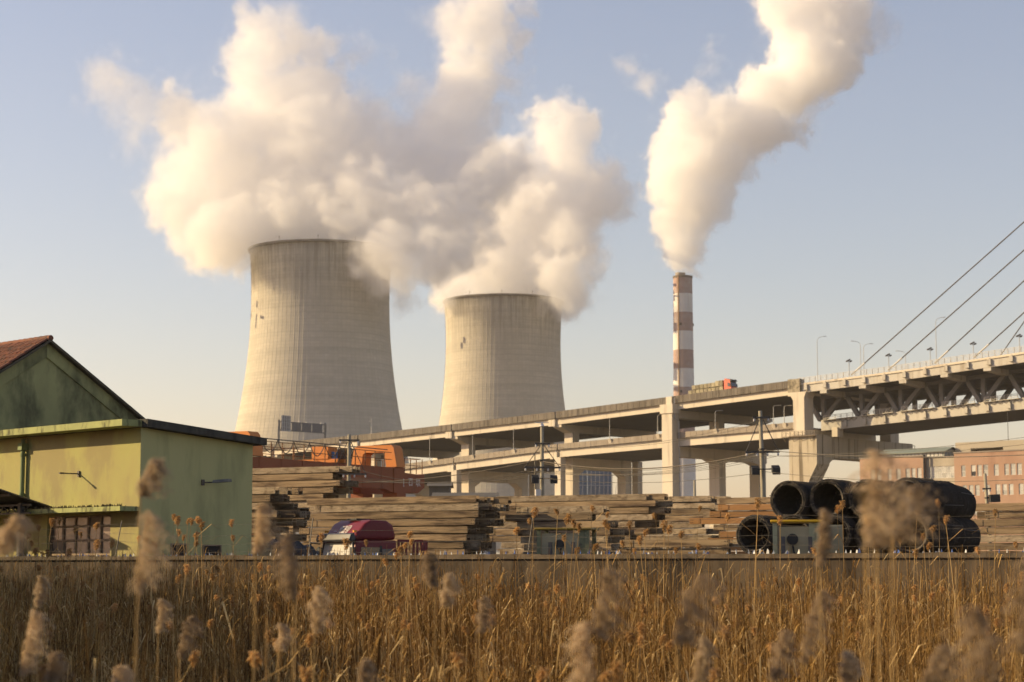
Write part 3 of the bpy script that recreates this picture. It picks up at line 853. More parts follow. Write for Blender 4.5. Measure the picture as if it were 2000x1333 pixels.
# ------------------------------------------------------------------ perimeter wall with broken glass and barbed wire
WTOP = 2.33
wz = 0.0
def WP(s, off, z):
    return WL0 + WLD * s + WLN * off + Vector((0, 0, z))
S0, S1 = -22.0, 52.0
wall = thing("perimeter_wall", "long weathered concrete wall topped with broken glass behind the reeds", "wall", tuple(WP(15, 0, -1)))
M_wall = mat("weathered_render", (.135, .10, .064), (.085, .064, .043), .7, c3=(.035, .027, .02), s3=1.1, st3=(1, 1, .3), t3=(.47, .62), rough=.97, bump=.35)
M_cop = mat("coping_concrete", (.17, .13, .09), (.10, .08, .055), 1.5, c3=(.05, .04, .03), s3=2.2, t3=(.52, .7), rough=.97, bump=.4)
seg = 6.17
k = 0
s = S0
while s < S1 - .1:
    b = MB(); e = min(s + seg, S1)
    b.hexa([WP(a, o, z) for z in (-1.3, WTOP - .11) for a, o in ((s + .012, 0), (e - .012, 0), (e - .012, .24), (s + .012, .24))])
    b.build("wall_panel", M_wall, wall, world=True)
    b = MB(); n = 9
    prev = None
    for i in range(n):
        a, c = s + (e - s) * i / n, s + (e - s) * (i + 1) / n
        j0 = random.uniform(-.012, .012)
        b.hexa([WP(q, o, z) for z in (WTOP - .108, WTOP + j0) for q, o in ((a, -.05), (c, -.05), (c, .29), (a, .29))])
    b.build("coping", M_cop, wall, world=True)
    s = e
# shards of glass set into the coping
def glass_mat(name, col, rough):
    m = bpy.data.materials.new(name); m.use_nodes = True
    p = m.node_tree.nodes["Principled BSDF"]; p.inputs["Base Color"].default_value = (*col, 1); p.inputs["Roughness"].default_value = rough
    p.inputs["Specular IOR Level"].default_value = .8
    p.inputs["Transmission Weight"].default_value = .35
    return m
M_sh = [glass_mat("clear_glass_shard", (.75, .8, .82), .15), glass_mat("blue_glass_shard", (.12, .2, .5), .15), glass_mat("frosted_shard", (.8, .8, .76), .4)]
b = MB()
s = S0
while s < S1:
    s += random.expovariate(8.5) * (1.0 if s < 20 else 1.25) + .02
    h = random.uniform(.03, .085) * (1.0 if s < 16 else 1.35); w = random.uniform(.03, .08) * (1 if s < 16 else 1.3)
    off = random.uniform(.0, .2); lean = random.uniform(-.05, .05); th = random.uniform(.008, .015)
    yaw = random.uniform(-.9, .9)
    d = WLD * math.cos(yaw) + WLN * math.sin(yaw); q = Vector((-d.y, d.x, 0)) * th
    o = WP(s, off, WTOP - .03)
    ap = o + d * random.uniform(-.02, .02) + Vector((0, 0, h + .03)) + q * lean * 20
    sec = ap + d * random.uniform(.01, .5) * w + Vector((0, 0, -random.uniform(.2, .6) * h))
    blue = random.random() < (.62 if s < 9 else .3)
    b.add([o - d * w / 2, o + d * w / 2, sec, ap, o - d * w / 2 + q, o + d * w / 2 + q, sec + q, ap + q],
          [(0, 1, 2, 3), (7, 6, 5, 4), (0, 3, 7, 4), (3, 2, 6, 7), (2, 1, 5, 6)], 1 if blue else random.choice((0, 2, 2)))
tag(b.build("broken_glass", M_sh, wall, world=True), kind="stuff")
M_wire = mat("galvanised_wire", (.20, .18, .14), (.14, .12, .09), 3, rough=.5, metal=.3)
bw = thing("barbed_wire", "strands of barbed wire on thin posts above the concrete wall", "barbed wire", tuple(WP(10, .3, WTOP)))
posts = [S0 + 1 + 6.6 * k for k in range(12)]
tops = [(0, .18), (.03, .42), (.07, .66), (.12, .9)]
for ps in posts:
    b = MB(); b.beam(WP(ps, .25, WTOP - .1), WP(ps + random.uniform(-.1, .1), .42, WTOP + .98), .02, .02); b.build("post", M_steel_dark, bw, world=True)
for r, (o, z) in enumerate(tops):
    b = MB()
    pts = []
    for i in range(len(posts) - 1):
        for f in (0, .25, .5, .75):
            sag = -.09 * (1 - (2 * f - 1) ** 2) * (1 + .5 * math.sin(i * 1.7 + r))
            pts.append(WP(posts[i] + 6.6 * f, .28 + o + .02 * math.sin(i + r), WTOP + z + sag + .02 * math.sin(i * 2.1 + r * 1.3)))
    b.tube(pts, .0032, 4)
    for i in range(300):
        f = i / 300 * (len(pts) - 1); j = int(f); p = pts[j].lerp(pts[min(j + 1, len(pts) - 1)], f - j)
        b.beam(p + Vector((-.012, 0, -.015)), p + Vector((.012, 0, .015)), .004, .004)
    b.build("wire", M_wire, bw, world=True)
# ------------------------------------------------------------------ green warehouse (local x: along the shaded end wall, y: along the sunlit front, both away from the camera)
wc = W(270, 1085, 60.0)
wh = thing("warehouse", "weathered green rendered warehouse with a gable and a flat roofed annex behind the wall", "warehouse", (wc.x, wc.y, 0), rz=R(45))
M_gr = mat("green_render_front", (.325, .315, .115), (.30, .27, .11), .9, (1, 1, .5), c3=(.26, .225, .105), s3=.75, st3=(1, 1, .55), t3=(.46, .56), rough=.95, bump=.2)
def render_mat(name, base, wash, stain, mould):
    """painted render: colour washes, rain streaks, mould that starts at its own patches"""
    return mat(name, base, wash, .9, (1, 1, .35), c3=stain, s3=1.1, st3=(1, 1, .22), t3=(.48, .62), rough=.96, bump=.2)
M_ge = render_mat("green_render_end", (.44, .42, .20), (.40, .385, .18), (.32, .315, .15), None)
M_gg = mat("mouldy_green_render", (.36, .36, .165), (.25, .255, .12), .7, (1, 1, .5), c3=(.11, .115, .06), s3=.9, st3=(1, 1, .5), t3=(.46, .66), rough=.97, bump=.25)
M_gc = mat("mossy_green_cornice", (.36, .38, .15), (.25, .27, .12), 1.6, (1, 1, .6), c3=(.06, .055, .035), s3=3.0, st3=(1, 1, .35), t3=(.52, .66), rough=.97, bump=.3)
M_felt = mat("dark_roof_edge", (.045, .045, .04), (.075, .072, .06), 1.5, c3=(.02, .02, .018), s3=2.5, st3=(1, 1, .3), t3=(.5, .7), rough=.95)
M_tile = mat("red_roof_tile", (.22, .085, .05), (.14, .062, .04), 2.5, c3=(.07, .045, .035), s3=4, t3=(.5, .65), rough=.9, rand=.1)
M_wfr = mat("rusty_window_frame", (.26, .20, .13), (.17, .12, .08), 5, rough=.8)
M_pane = mat("dirty_brown_pane", (.15, .10, .08), (.10, .07, .055), 1.2, rough=.35, spec=.5)
D, Wd = 12.6, 4.23                     # annex depth along y, width along x
HE, HE2 = 6.22, 5.88                    # underside of the roof at x = 0 and at x = Wd
# front wall in pieces round the window (plane x = 0, outward -x); wall 0.3 thick
y0w, y1w, z0w, z1w = 1.51, 5.07, 1.45, 3.62
b = MB()
for (ya, yb, za, zb) in ((0, 26, 3.8, HE), (0, y0w, 0, 3.8), (y1w, 26, 0, 3.8), (y0w, y1w, 0, z0w), (y0w, y1w, z1w, 3.8)):
    b.add([(0, ya, za), (0, yb, za), (0, yb, zb), (0, ya, zb), (.3, ya, za), (.3, yb, za), (.3, yb, zb), (.3, ya, zb)], MB.BF)
b.build("front_wall", M_gr, wh)
b = MB()
b.add([(.004, 0, 0), (Wd, 0, 0), (Wd, 0, HE2), (.004, 0, HE), (.004, -.012, 0), (Wd, -.012, 0), (Wd, -.012, HE2), (.004, -.012, HE)], MB.BF)
b.build("end_wall", M_ge, wh)
b = MB(); b.add([(Wd - .25, .005, 0), (Wd, .005, 0), (Wd, D, 0), (Wd - .25, D, 0), (Wd - .25, .005, HE2), (Wd, .005, HE2), (Wd, D, HE2), (Wd - .25, D, HE2)], MB.BF); b.build("back_wall", M_ge, wh)
# cornice over the front and annex roof slab
b = MB(); b.box(-.72, -.004, -.06, 26, HE + .02, HE + .22); b.build("cornice", M_gc, wh)
b = MB()
sl = (HE2 - HE) / Wd
xr = Wd + .3
b.add([(0, -.35, HE + .01), (xr, -.35, HE + .01 + sl * xr), (xr, D, HE + .01 + sl * xr), (0, D, HE + .01), (0, -.35, HE + .25), (xr, -.35, HE + .23 + sl * xr), (xr, D, HE + .23 + sl * xr), (0, D, HE + .25)], MB.BF)
b.build("annex_roof", M_felt, wh)
# ledge above the window
b = MB(); b.box(-.70, -.004, -.02, 20, 3.70, 3.84); led = b.build("ledge", M_gc, wh)
b = MB()
for k in range(420):                    # dry moss and weeds along the ledge
    y = random.uniform(0, 6.0) if random.random() < .7 else random.uniform(0, 14)
    x = random.uniform(-.68, -.45); h = random.uniform(.02, .11)
    a = random.uniform(0, 6.28); dx, dy = .03 * math.cos(a), .03 * math.sin(a)
    b.add([(x - dx, y - dy, 3.84), (x + dx, y + dy, 3.84), (x + random.uniform(-.04, .04), y + random.uniform(-.04, .04), 3.84 + h)], [(0, 1, 2)])
tag(b.build("moss", mat("dry_moss", (.09, .075, .04), (.05, .045, .028), 6, rough=1), led), kind="stuff")
# window: frame, mullions, panes
wf = thing("window", None, None); wf.parent = wh
cols = [y0w + .02 + (y1w - y0w - .04) * i / 5 for i in range(6)]
rows = [z0w + .02, 2.02, 2.42, 2.86, 3.30, z1w - .02]
b = MB()
for i, y in enumerate(cols):
    t = .035 if i % 2 else .05
    b.box(.12, .2, max(y - t, y0w + .003), min(y + t, y1w - .003), z0w + .003, z1w - .003)
for z in rows:
    b.box(.105, .119, y0w + .004, y1w - .004, max(z - .03, z0w + .005), min(z + .03, z1w - .005))
b.build("window_frame", M_wfr, wf)
for i in range(5):
    for j in range(5):
        if (i, j) in ((2, 0),): continue
        q = MB(); q.box(.15 + random.uniform(0, .02), .165 + .02, cols[i] + .052, cols[i + 1] - .052, rows[j] + .032, rows[j + 1] - .032)
        q.build("pane", M_pane if (i * 3 + j) % 7 else mat("pale_board", (.22, .18, .14), (.16, .13, .10), 2), wf)
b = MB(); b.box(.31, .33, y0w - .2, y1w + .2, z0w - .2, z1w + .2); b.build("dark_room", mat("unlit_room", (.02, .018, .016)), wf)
# drain pipes
for y in (6.46, 17.0):
    b = MB(); b.tube([(-.11, y, .2), (-.11, y, HE - .05)], .075, 10)
    for z in (1.4, 3.0, 4.3, 5.6): b.tube([(-.11, y, z), (-.11, y, z + .1)], .095, 10)
    b.box(-.24, -.003, y - .12, y + .12, HE - .42, HE - .2)
    b.build("drain_pipe", mat("green_drain_pipe", (.22, .27, .12), (.15, .19, .09), 3), wh)
# vents low in the end wall
for x0, x1, z0, z1 in ((1.15, 1.75, 2.35, 2.75), (2.35, 3.05, 2.35, 2.72)):
    f = MB()
    for (xa, xb, za, zb) in ((x0, x1, z0, z0 + .04), (x0, x1, z1 - .04, z1), (x0, x0 + .04, z0 + .042, z1 - .042), (x1 - .04, x1, z0 + .042, z1 - .042)):
        f.box(xa, xb, -.05, -.013, za, zb)
    v = f.build("vent", M_wfr, wh)
    f = MB(); f.box(x0 + .042, x1 - .042, -.022, -.013, z0 + .042, z1 - .042); f.build("vent_opening", mat("unlit_room", (.02, .018, .016)), v)
# gable of the main hall, in the plane y = D
gx0, gx1, gp = .15, 8.75, 4.45
zpk, zev = 10.15, 7.4
b = MB(); b.add([(gx0, D, 0), (gx1, D, 0), (gx1, D, zev), (gp, D, zpk), (gx0, D, zev), (gx0, D + .3, 0), (gx1, D + .3, 0), (gx1, D + .3, zev), (gp, D + .3, zpk), (gx0, D + .3, zev)],
               [(0, 1, 2, 3, 4), (9, 8, 7, 6, 5), (0, 5, 6, 1), (1, 6, 7, 2), (2, 7, 8, 3), (3, 8, 9, 4), (4, 9, 5, 0)]); b.build("gable_wall", M_gg, wh)
b = MB(); b.box(gx0, gx0 + .3, D + .31, D + 3.4, 0, zev); b.box(gx1 - .3, gx1, D + .31, D + 3.4, 0, zev); b.build("hall_wall", M_ge, wh)
s_ = (zpk - zev) / (gp - gx0)
for sgn, xe in ((-1, gx0), (1, gx1)):
    # raised verge band on the gable
    b = MB(); w = .52
    b.add([(xe, D - .07, zev), (gp, D - .07, zpk), (gp, D - .07, zpk - w), (xe, D - .07, zev - w), (xe, D - .004, zev), (gp, D - .004, zpk), (gp, D - .004, zpk - w), (xe, D - .004, zev - w)], MB.BF)
    b.build("verge_band", M_gg, wh)
    b = MB(); x2 = xe + sgn * .5
    z2 = zpk - abs(gp - x2) * s_
    b.add([(x2, D - .3, z2 + .02), (gp, D - .3, zpk + .02), (gp, D + 3.4, zpk + .02), (x2, D + 3.4, z2 + .02), (x2, D - .3, z2 + .12), (gp, D - .3, zpk + .12), (gp, D + 3.4, zpk + .12), (x2, D + 3.4, z2 + .12)], MB.BF)
    rf = b.build("roof", mat("verge_edge", (.10, .085, .06), (.06, .055, .04), 2), wh)
    if sgn < 0:
        # clay tiles: courses of barrel tiles on the sunny slope, each tile its own curved piece; far ones joined
        tiles = MB()
        L = math.hypot(gp - x2, zpk - z2); ux, uz = (x2 - gp) / L, (z2 - zpk) / L
        nrow = 16
        for r in range(nrow):
            for c in range(13):
                y = D - .28 + c * .27 + random.uniform(-.01, .01)
                a0 = r * L / nrow; a1 = a0 + L / nrow + .06
                lift = random.uniform(-.008, .012)
                vs = []
                for a, up in ((a0, .135 + lift), (a1, .165 + lift)):
                    for k in range(5):
                        t = math.pi * k / 4
                        yy = y + .13 - .13 * math.cos(t); hh = up + .075 * math.sin(t)
                        vs.append((gp + ux * a + uz * hh, yy, zpk + uz * a + abs(ux) * hh))
                tiles.add(vs, [(k, k + 1, 6 + k, 5 + k) for k in range(4)] + [(5, 6, 7, 8, 9)])
        tag(tiles.build("roof_tiles", M_tile, rf), kind="stuff")
        q = MB()
        for c in range(10):
            q.tube([(gp, D - .3 + c * .36, zpk + .16), (gp, D + .08 + c * .36, zpk + .18)], .11, 8)
        tag(q.build("ridge_tiles", M_tile, rf), kind="stuff")
# lean-to canopy on the front
cp = thing("canopy", "dark corrugated lean-to canopy on the sunlit front of the green warehouse", "canopy", tuple(wm(wh) @ Vector((-1.5, 7.5, 0))), rz=R(45))
M_corr = mat("dark_corrugated_sheet", (.03, .028, .025), (.05, .045, .04), 3, rough=.7)  # dark tone over the whole sheet
b = MB(); N = 60
def cl(x, y, z):
    return (x + 1.5, y - 7.5, z)
vs = []
for i in range(N + 1):
    y = 4.62 + 9.0 * i / N; w = .03 * (1 if i % 2 else -1)
    vs += [cl(-.05, y, 3.92 + w), cl(-3.2, y, 4.78 + w), cl(-.05, y, 3.90 + w), cl(-3.2, y, 4.76 + w)]
b.add(vs, [(4 * i, 4 * i + 4, 4 * i + 5, 4 * i + 1) for i in range(N)] + [(4 * i + 2, 4 * i + 3, 4 * i + 7, 4 * i + 6) for i in range(N)] + [(4 * i + 1, 4 * i + 5, 4 * i + 7, 4 * i + 3) for i in range(N)] + [(0, 1, 3, 2)])
b.build("roof_sheet", M_corr, cp)
M_cs = mat("dark_canopy_steel", (.10, .10, .10), (.07, .065, .06), 2, rough=.7)
b = MB(); b.beam(cl(-.85, 5.25, 0), cl(-.85, 5.25, 4.05), .16, .16); b.build("post", M_cs, cp)
b = MB(); b.beam(cl(-3.0, 5.25, 0), cl(-3.0, 5.25, 4.6), .14, .14); b.build("post", M_cs, cp)
b = MB(); b.beam(cl(-3.0, 12.5, 0), cl(-3.0, 12.5, 4.6), .14, .14); b.build("post", M_cs, cp)
b = MB()
b.beam(cl(-.85, 4.7, 3.98), cl(-.85, 13.5, 3.98), .06, .06); b.beam(cl(-.85, 4.7, 3.72), cl(-.85, 13.5, 3.72), .05, .05)
for i in range(34):
    y = 4.8 + i * .25; b.beam(cl(-.85, y, 3.72 if i % 2 else 3.98), cl(-.85, y + .25, 3.98 if i % 2 else 3.72), .025, .025)
for x in (-1.6, -2.4, -3.1): b.beam(cl(x, 4.7, 3.86 - x * .273 - .03), cl(x, 13.5, 3.86 - x * .273 - .03), .06, .08)
tag(b.build("lattice_girder", M_cs, cp), kind="stuff")
# wall lamps
def wall_lamp(pos, dirv, arm, label, head=True):
    o = thing("wall_lamp", label, "wall lamp", tuple(wm(wh) @ Vector(pos)), rz=R(45), group="lamps on the warehouse")
    d = Vector(dirv)
    b = MB(); b.tube([(0, 0, 0), tuple(d * arm)], .022, 6); b.box(-.05, .05, -.05, .05, -.09, .09); b.build("arm", M_steel_dark, o)
    b = MB(); a = d * arm
    if head:
        b.prism([Vector((-.09, 0, -.02)), Vector((.09, 0, -.02)), Vector((.06, 0, .07)), Vector((-.06, 0, .07))], a - d * .05, a + d * .42 + Vector((0, 0, .03)))
    else:
        b.beam(a - d * .05, a + d * .1, .07, .05)
    b.build("lamp_head", mat("weathered_lamp", (.12, .12, .11), (.2, .2, .18), 8, rough=.7) if head else M_steel_dark, o)
    return o
wall_lamp((2.3, -.013, 4.63), (.75, -.66, .02), .42, "grey lamp on the shaded end wall of the green warehouse", True)
wall_lamp((0, 3.3, 4.93), (-1, 0, 0), .62, "thin lamp bracket on the sunlit front of the green warehouse casting a slanting shadow", False)
# ------------------------------------------------------------------ orange gantry crane behind the beam stacks (local x: across, y: along the girders, away from the camera)
cp0 = W(497, 893, 130.0)
GD = Vector((.5, .866, 0)); GF = Vector((.866, -.5, 0))
crn = thing("gantry_crane", "orange gantry crane with white characters on its girder behind the beam stacks", "gantry crane", (cp0.x, cp0.y, 0), rz=R(-30))
M_co = mat("crane_orange", (.56, .19, .03), (.50, .165, .03), .5, c3=(.36, .12, .035), s3=1.2, st3=(1, 1, .3), t3=(.58, .75), rough=.55)
M_cr = mat("rust_red_girder", (.26, .075, .025), (.22, .062, .022), .4, c3=(.14, .05, .025), s3=.9, st3=(1, 1, .3), t3=(.58, .75), rough=.65)
M_crs = mat("rusty_railing", (.22, .10, .04), (.15, .075, .035), 3, rough=.8)
ZG0, ZG1 = 7.55, 9.08
XN, XF = 1.42, -1.42                    # near girder and far girder offsets
YA, YB, YE = -7.5, 14.0, 17.9            # far-left end, right portal, cantilever end
for x, nm in ((XN, "girder"), (XF, "girder")):
    b = MB()
    b.add([(x - .32, YA, ZG0), (x + .32, YA, ZG0), (x + .32, YB - 1.2, ZG0), (x - .32, YB - 1.2, ZG0), (x - .32, YA, ZG1), (x + .32, YA, ZG1), (x + .32, YB - 1.2, ZG1), (x - .32, YB - 1.2, ZG1)], MB.BF)
    b.add([(x - .32, YB - 1.198, ZG0), (x + .32, YB - 1.198, ZG0), (x + .32, YB - .2, ZG0 - .25), (x - .32, YB - .2, ZG0 - .25), (x - .32, YB - 1.198, ZG1), (x + .32, YB - 1.198, ZG1), (x + .32, YB - .2, ZG1 + .02), (x - .32, YB - .2, ZG1 + .02)], MB.BF)
    b.add([(x - .4, YB - .198, ZG0 - .25), (x + .4, YB - .198, ZG0 - .25), (x + .4, YB + 1.1, ZG0 - .25), (x - .4, YB + 1.1, ZG0 - .25), (x - .4, YB - .198, ZG1 + .05), (x + .4, YB - .198, ZG1 + .05), (x + .4, YB + 1.1, ZG1 + .05), (x - .4, YB + 1.1, ZG1 + .05)], MB.BF)
    b.add([(x - .34, YB + 1.102, ZG0 - .2), (x + .34, YB + 1.102, ZG0 - .2), (x + .34, YE - .9, ZG0 - .2), (x - .34, YE - .9, ZG0 - .2), (x - .34, YB + 1.102, ZG1 - .3), (x + .34, YB + 1.102, ZG1 - .3), (x + .34, YE - .9, ZG1 - .38), (x - .34, YE - .9, ZG1 - .38)], MB.BF)
    b.add([(x - .34, YE - .898, ZG0 - .2), (x + .34, YE - .898, ZG0 - .2), (x + .34, YE, ZG0 + .25), (x - .34, YE, ZG0 + .25), (x - .34, YE - .898, ZG1 - .38), (x + .34, YE - .898, ZG1 - .38), (x + .34, YE, ZG1 - .3), (x - .34, YE, ZG1 - .3)], MB.BF)
    g = b.build(nm, M_cr, crn)
    b = MB()                             # stiffener seams
    for k in range(9):
        y = YA + 1 + k * 2.35
        b.box(x - .345, x + .345, y, y + .04, ZG0 + .03, ZG1 - .03)
    tag(b.build("stiffeners", M_cr, g), kind="stuff")
    if x == XN: girder_near = g
# orange portal frames over the girders
def portal(y, name="portal_frame"):
    b = MB(); h0, h1 = ZG1 + .06, ZG1 + 1.62
    lo, li, to, ti = XN + .55, XN - .35, XN + .28, XN - .55
    t = .55
    pts_out = [(-lo, h0), (-to, h1 - .2), (-to + .2, h1), (to - .2, h1), (to, h1 - .2), (lo, h0)]
    pts_in = [(-li, h0), (-ti - .05, h1 - .62), (-ti + .1, h1 - .5), (ti - .1, h1 - .5), (ti + .05, h1 - .62), (li, h0)]
    n = 6
    vs = [(x, y - t, z) for x, z in pts_out] + [(x, y - t, z) for x, z in pts_in] + [(x, y + t, z) for x, z in pts_out] + [(x, y + t, z) for x, z in pts_in]
    fs = []
    for i in range(n - 1):
        fs += [(i, i + 1, n + i + 1, n + i), (2 * n + i + 1, 2 * n + i, 3 * n + i, 3 * n + i + 1), (i + 1, i, 2 * n + i, 2 * n + i + 1), (n + i, n + i + 1, 3 * n + i + 1, 3 * n + i)]
    fs += [(0, n, 3 * n, 2 * n), (n - 1, 2 * n + n - 1, 3 * n + n - 1, 2 * n - 1)]
    b.add(vs, fs)
    return b.build(name, M_co, crn)
portal(-2.2); portal(YB + .45)
# legs
for y in (-2.2, YB + .45):
    for x in (XN, XF):
        b = MB()
        sg_ = 1 if x > 0 else -1
        b.add([(x - .55, y - .6, 6.2), (x + .55, y - .6, 6.2), (x + .55, y + .6, 6.2), (x - .55, y + .6, 6.2), (x - .6, y - .6, ZG0 - .26), (x + .6, y - .6, ZG0 - .26), (x + .6, y + .6, ZG0 - .26), (x - .6, y + .6, ZG0 - .26)], MB.BF)
        b.add([(x + sg_ * 1.2 - .4, y - .45, .3), (x + sg_ * 1.2 + .4, y - .45, .3), (x + sg_ * 1.2 + .4, y + .45, .3), (x + sg_ * 1.2 - .4, y + .45, .3), (x - .55, y - .55, 6.196), (x + .55, y - .55, 6.196), (x + .55, y + .55, 6.196), (x - .55, y + .55, 6.196)], MB.BF)
        b.build("leg", M_cr, crn)
    b = MB(); b.box(-3.6, 3.6, y - .45, y + .45, 0, .29); b.build("bogie", M_cr, crn)
# trolley with blue control box
tro = MB(); y = 7.2
tro.box(-.2, 1.15, y - .55, y + .55, ZG1 + .3, ZG1 + 1.15); tro.box(-1.9, 1.9, y - .5, y - .3, ZG1 + .05, ZG1 + .29); tro.box(-1.9, 1.9, y + .3, y + .5, ZG1 + .05, ZG1 + .29)
tr_ = tro.build("trolley", M_co, crn)
b = MB(); b.box(1.16, 1.24, y - .15, y + .45, ZG1 + .25, ZG1 + .8); b.build("control_box", mat("blue_panel", (.07, .16, .36), (.09, .2, .42), 2), tr_)
b = MB(); b.box(-.7, .7, y + .9, y + 2.6, ZG1 + .1, ZG1 + .85); b.tube([(-.6, y + 1.7, ZG1 + .6), (.6, y + 1.7, ZG1 + .6)], .5, 14); b.build("hoist", mat("dark_rust_machine", (.12, .05, .025), (.08, .04, .025), 1.5), tr_)
# guard rails with festooned cable
b = MB()
for k in range(18):
    y = YA + 1 + k * 1.2
    if y > YB - 1: break
    b.beam((XN + .3, y, ZG1), (XN + .3, y, ZG1 + 1.05), .05, .05)
    b.beam((XF - .3, y, ZG1), (XF - .3, y, ZG1 + 1.05), .05, .05)
for x in (XN + .3, XF - .3):
    for z in (.55, 1.05): b.beam((x, YA, ZG1 + z), (x, YB - .4, ZG1 + z), .045, .045)
for k in range(4):
    y = YB + 1.3 + k * .78
    b.beam((XN + .3, y, ZG1 - .35), (XN + .3, y, ZG1 + .75), .05, .05); b.beam((XF - .3, y, ZG1 - .35), (XF - .3, y, ZG1 + .75), .05, .05)
for x in (XN + .3, XF - .3):
    for z in (.25, .75): b.beam((x, YB + 1.1, ZG1 + z), (x, YE - .5, ZG1 + z), .045, .045)
b.beam((XN + .3, YE - .5, ZG1 + .75), (XF - .3, YE - .5, ZG1 + .75), .045, .045)
tag(b.build("guard_rail", M_crs, crn), kind="stuff")
b = MB()
for k in range(8):
    y = YA + 2.4 + k * 1.75
    b.tube([(XN + .34, y + 1.75 * f, ZG1 + 1.2 - .85 * (1 - (2 * f - 1) ** 2)) for f in (0, .12, .3, .5, .7, .88, 1)], .035, 5)
b.beam((XN + .34, YA, ZG1 + 1.22), (XN + .34, YB - 1, ZG1 + 1.22), .06, .06)
b.build("festoon_cable", M_steel_dark, crn)
# the characters painted on the girder
def text_on(parent, s, size, loc, rot, material, name="lettering", extrude=.004):
    cu = bpy.data.curves.new(name, "FONT"); cu.body = s; cu.size = size; cu.align_x = "CENTER"; cu.align_y = "CENTER"; cu.extrude = extrude
    cu.resolution_u = 3
    o = bpy.data.objects.new(name, cu); COL.objects.link(o); cu.materials.append(material)
    me = bpy.data.meshes.new_from_object(o)
    bpy.data.objects.remove(o)
    o = bpy.data.objects.new(name, me); COL.objects.link(o)
    o.parent = parent; o.location = loc; o.rotation_euler = rot
    return o
M_ltr = mat("white_lettering", (.72, .70, .66), (.6, .58, .54), 4, rough=.8)
# facing +x side of the near girder; text runs along +y
for s, y in (("百", YB + 2.05), ("联", YB + 3.05)):
    text_on(girder_near, s, .62, (XN + .346, y, (ZG0 + ZG1) / 2 - .22), (math.pi / 2, 0, math.pi / 2), M_ltr)
b = MB()
for z in (0, .16, .31, .46): b.box(XN + .402, XN + .408, YB + 1.0, YB + 1.09, ZG0 + .22 + z, ZG0 + .32 + z)
b.build("lettering", M_ltr, girder_near)
# ------------------------------------------------------------------ stacks of rusty steel beams (local x along the beams, y away from the camera)
M_beam = mat("rusty_steel_beam", (.375, .27, .155), (.20, .14, .08), 1.5, (.3, 1, 2.6), c3=(.085, .055, .034), s3=1.7, st3=(.3, 1, 2.8), t3=(.47, .62), rough=.9, bump=.35, bscale=7, rand=.28, detail=7)
M_beam2 = mat("orange_rust_beam", (.36, .19, .07), (.27, .14, .06), .8, (.4, 1, 2), c3=(.15, .085, .045), s3=1.2, st3=(.4, 1, 2), t3=(.55, .72), rough=.9, bump=.35, bscale=7, rand=.2)
M_beam3 = mat("muddy_beam", (.42, .33, .22), (.24, .185, .12), 2.4, (.5, 1, 1.5), c3=(.13, .09, .055), s3=4.5, st3=(.6, 1, 1), t3=(.5, .68), rough=.97, bump=.7, bscale=9, rand=.2)
M_hole = mat("bolt_hole", (.015, .012, .01))
BH = .31
def beam_mesh(L, kind):
    b = MB(); h = BH - .034; d = .30; tf = .022
    x0, x1 = 0, L
    b.box(x0, x1, -d / 2, -d / 2 + tf, .006, h)                 # flanges stand up at front and back
    b.box(x0, x1, d / 2 - tf, d / 2, .006, h)
    b.box(x0, x1, -d / 2 + tf + .001, d / 2 - tf - .001, h * .5 - .008, h * .5 + .008)
    for xs in (L * .33, L * .66):                                # stiffener plates
        b.box(xs, xs + .015, -d / 2 + tf + .001, d / 2 - tf - .001, .02, h * .5 - .01)
    ends = {0: (), 1: (1,), 2: (0, 1), 3: (0,)}[kind]
    for e in ends:
        xa = L - .52 if e else .02
        b.box(xa, xa + .5, -d / 2 - .014, -d / 2 - .002, .02, h - .014)
        for hx in ((.36, .45) if e else (.06, .15)):
            for hz in (.075, h - .075):
                b.box(xa + hx - .018, xa + hx + .018, -d / 2 - .0165, -d / 2 - .0142, hz - .018, hz + .018, 1)
    return b
ORD = ["top", "second", "third", "fourth", "fifth", "sixth", "seventh", "eighth", "ninth", "tenth", "eleventh"]
RZ_ST = R(-27)
SX = Vector((math.cos(RZ_ST), math.sin(RZ_ST), 0)); SY = Vector((-SX.y, SX.x, 0))
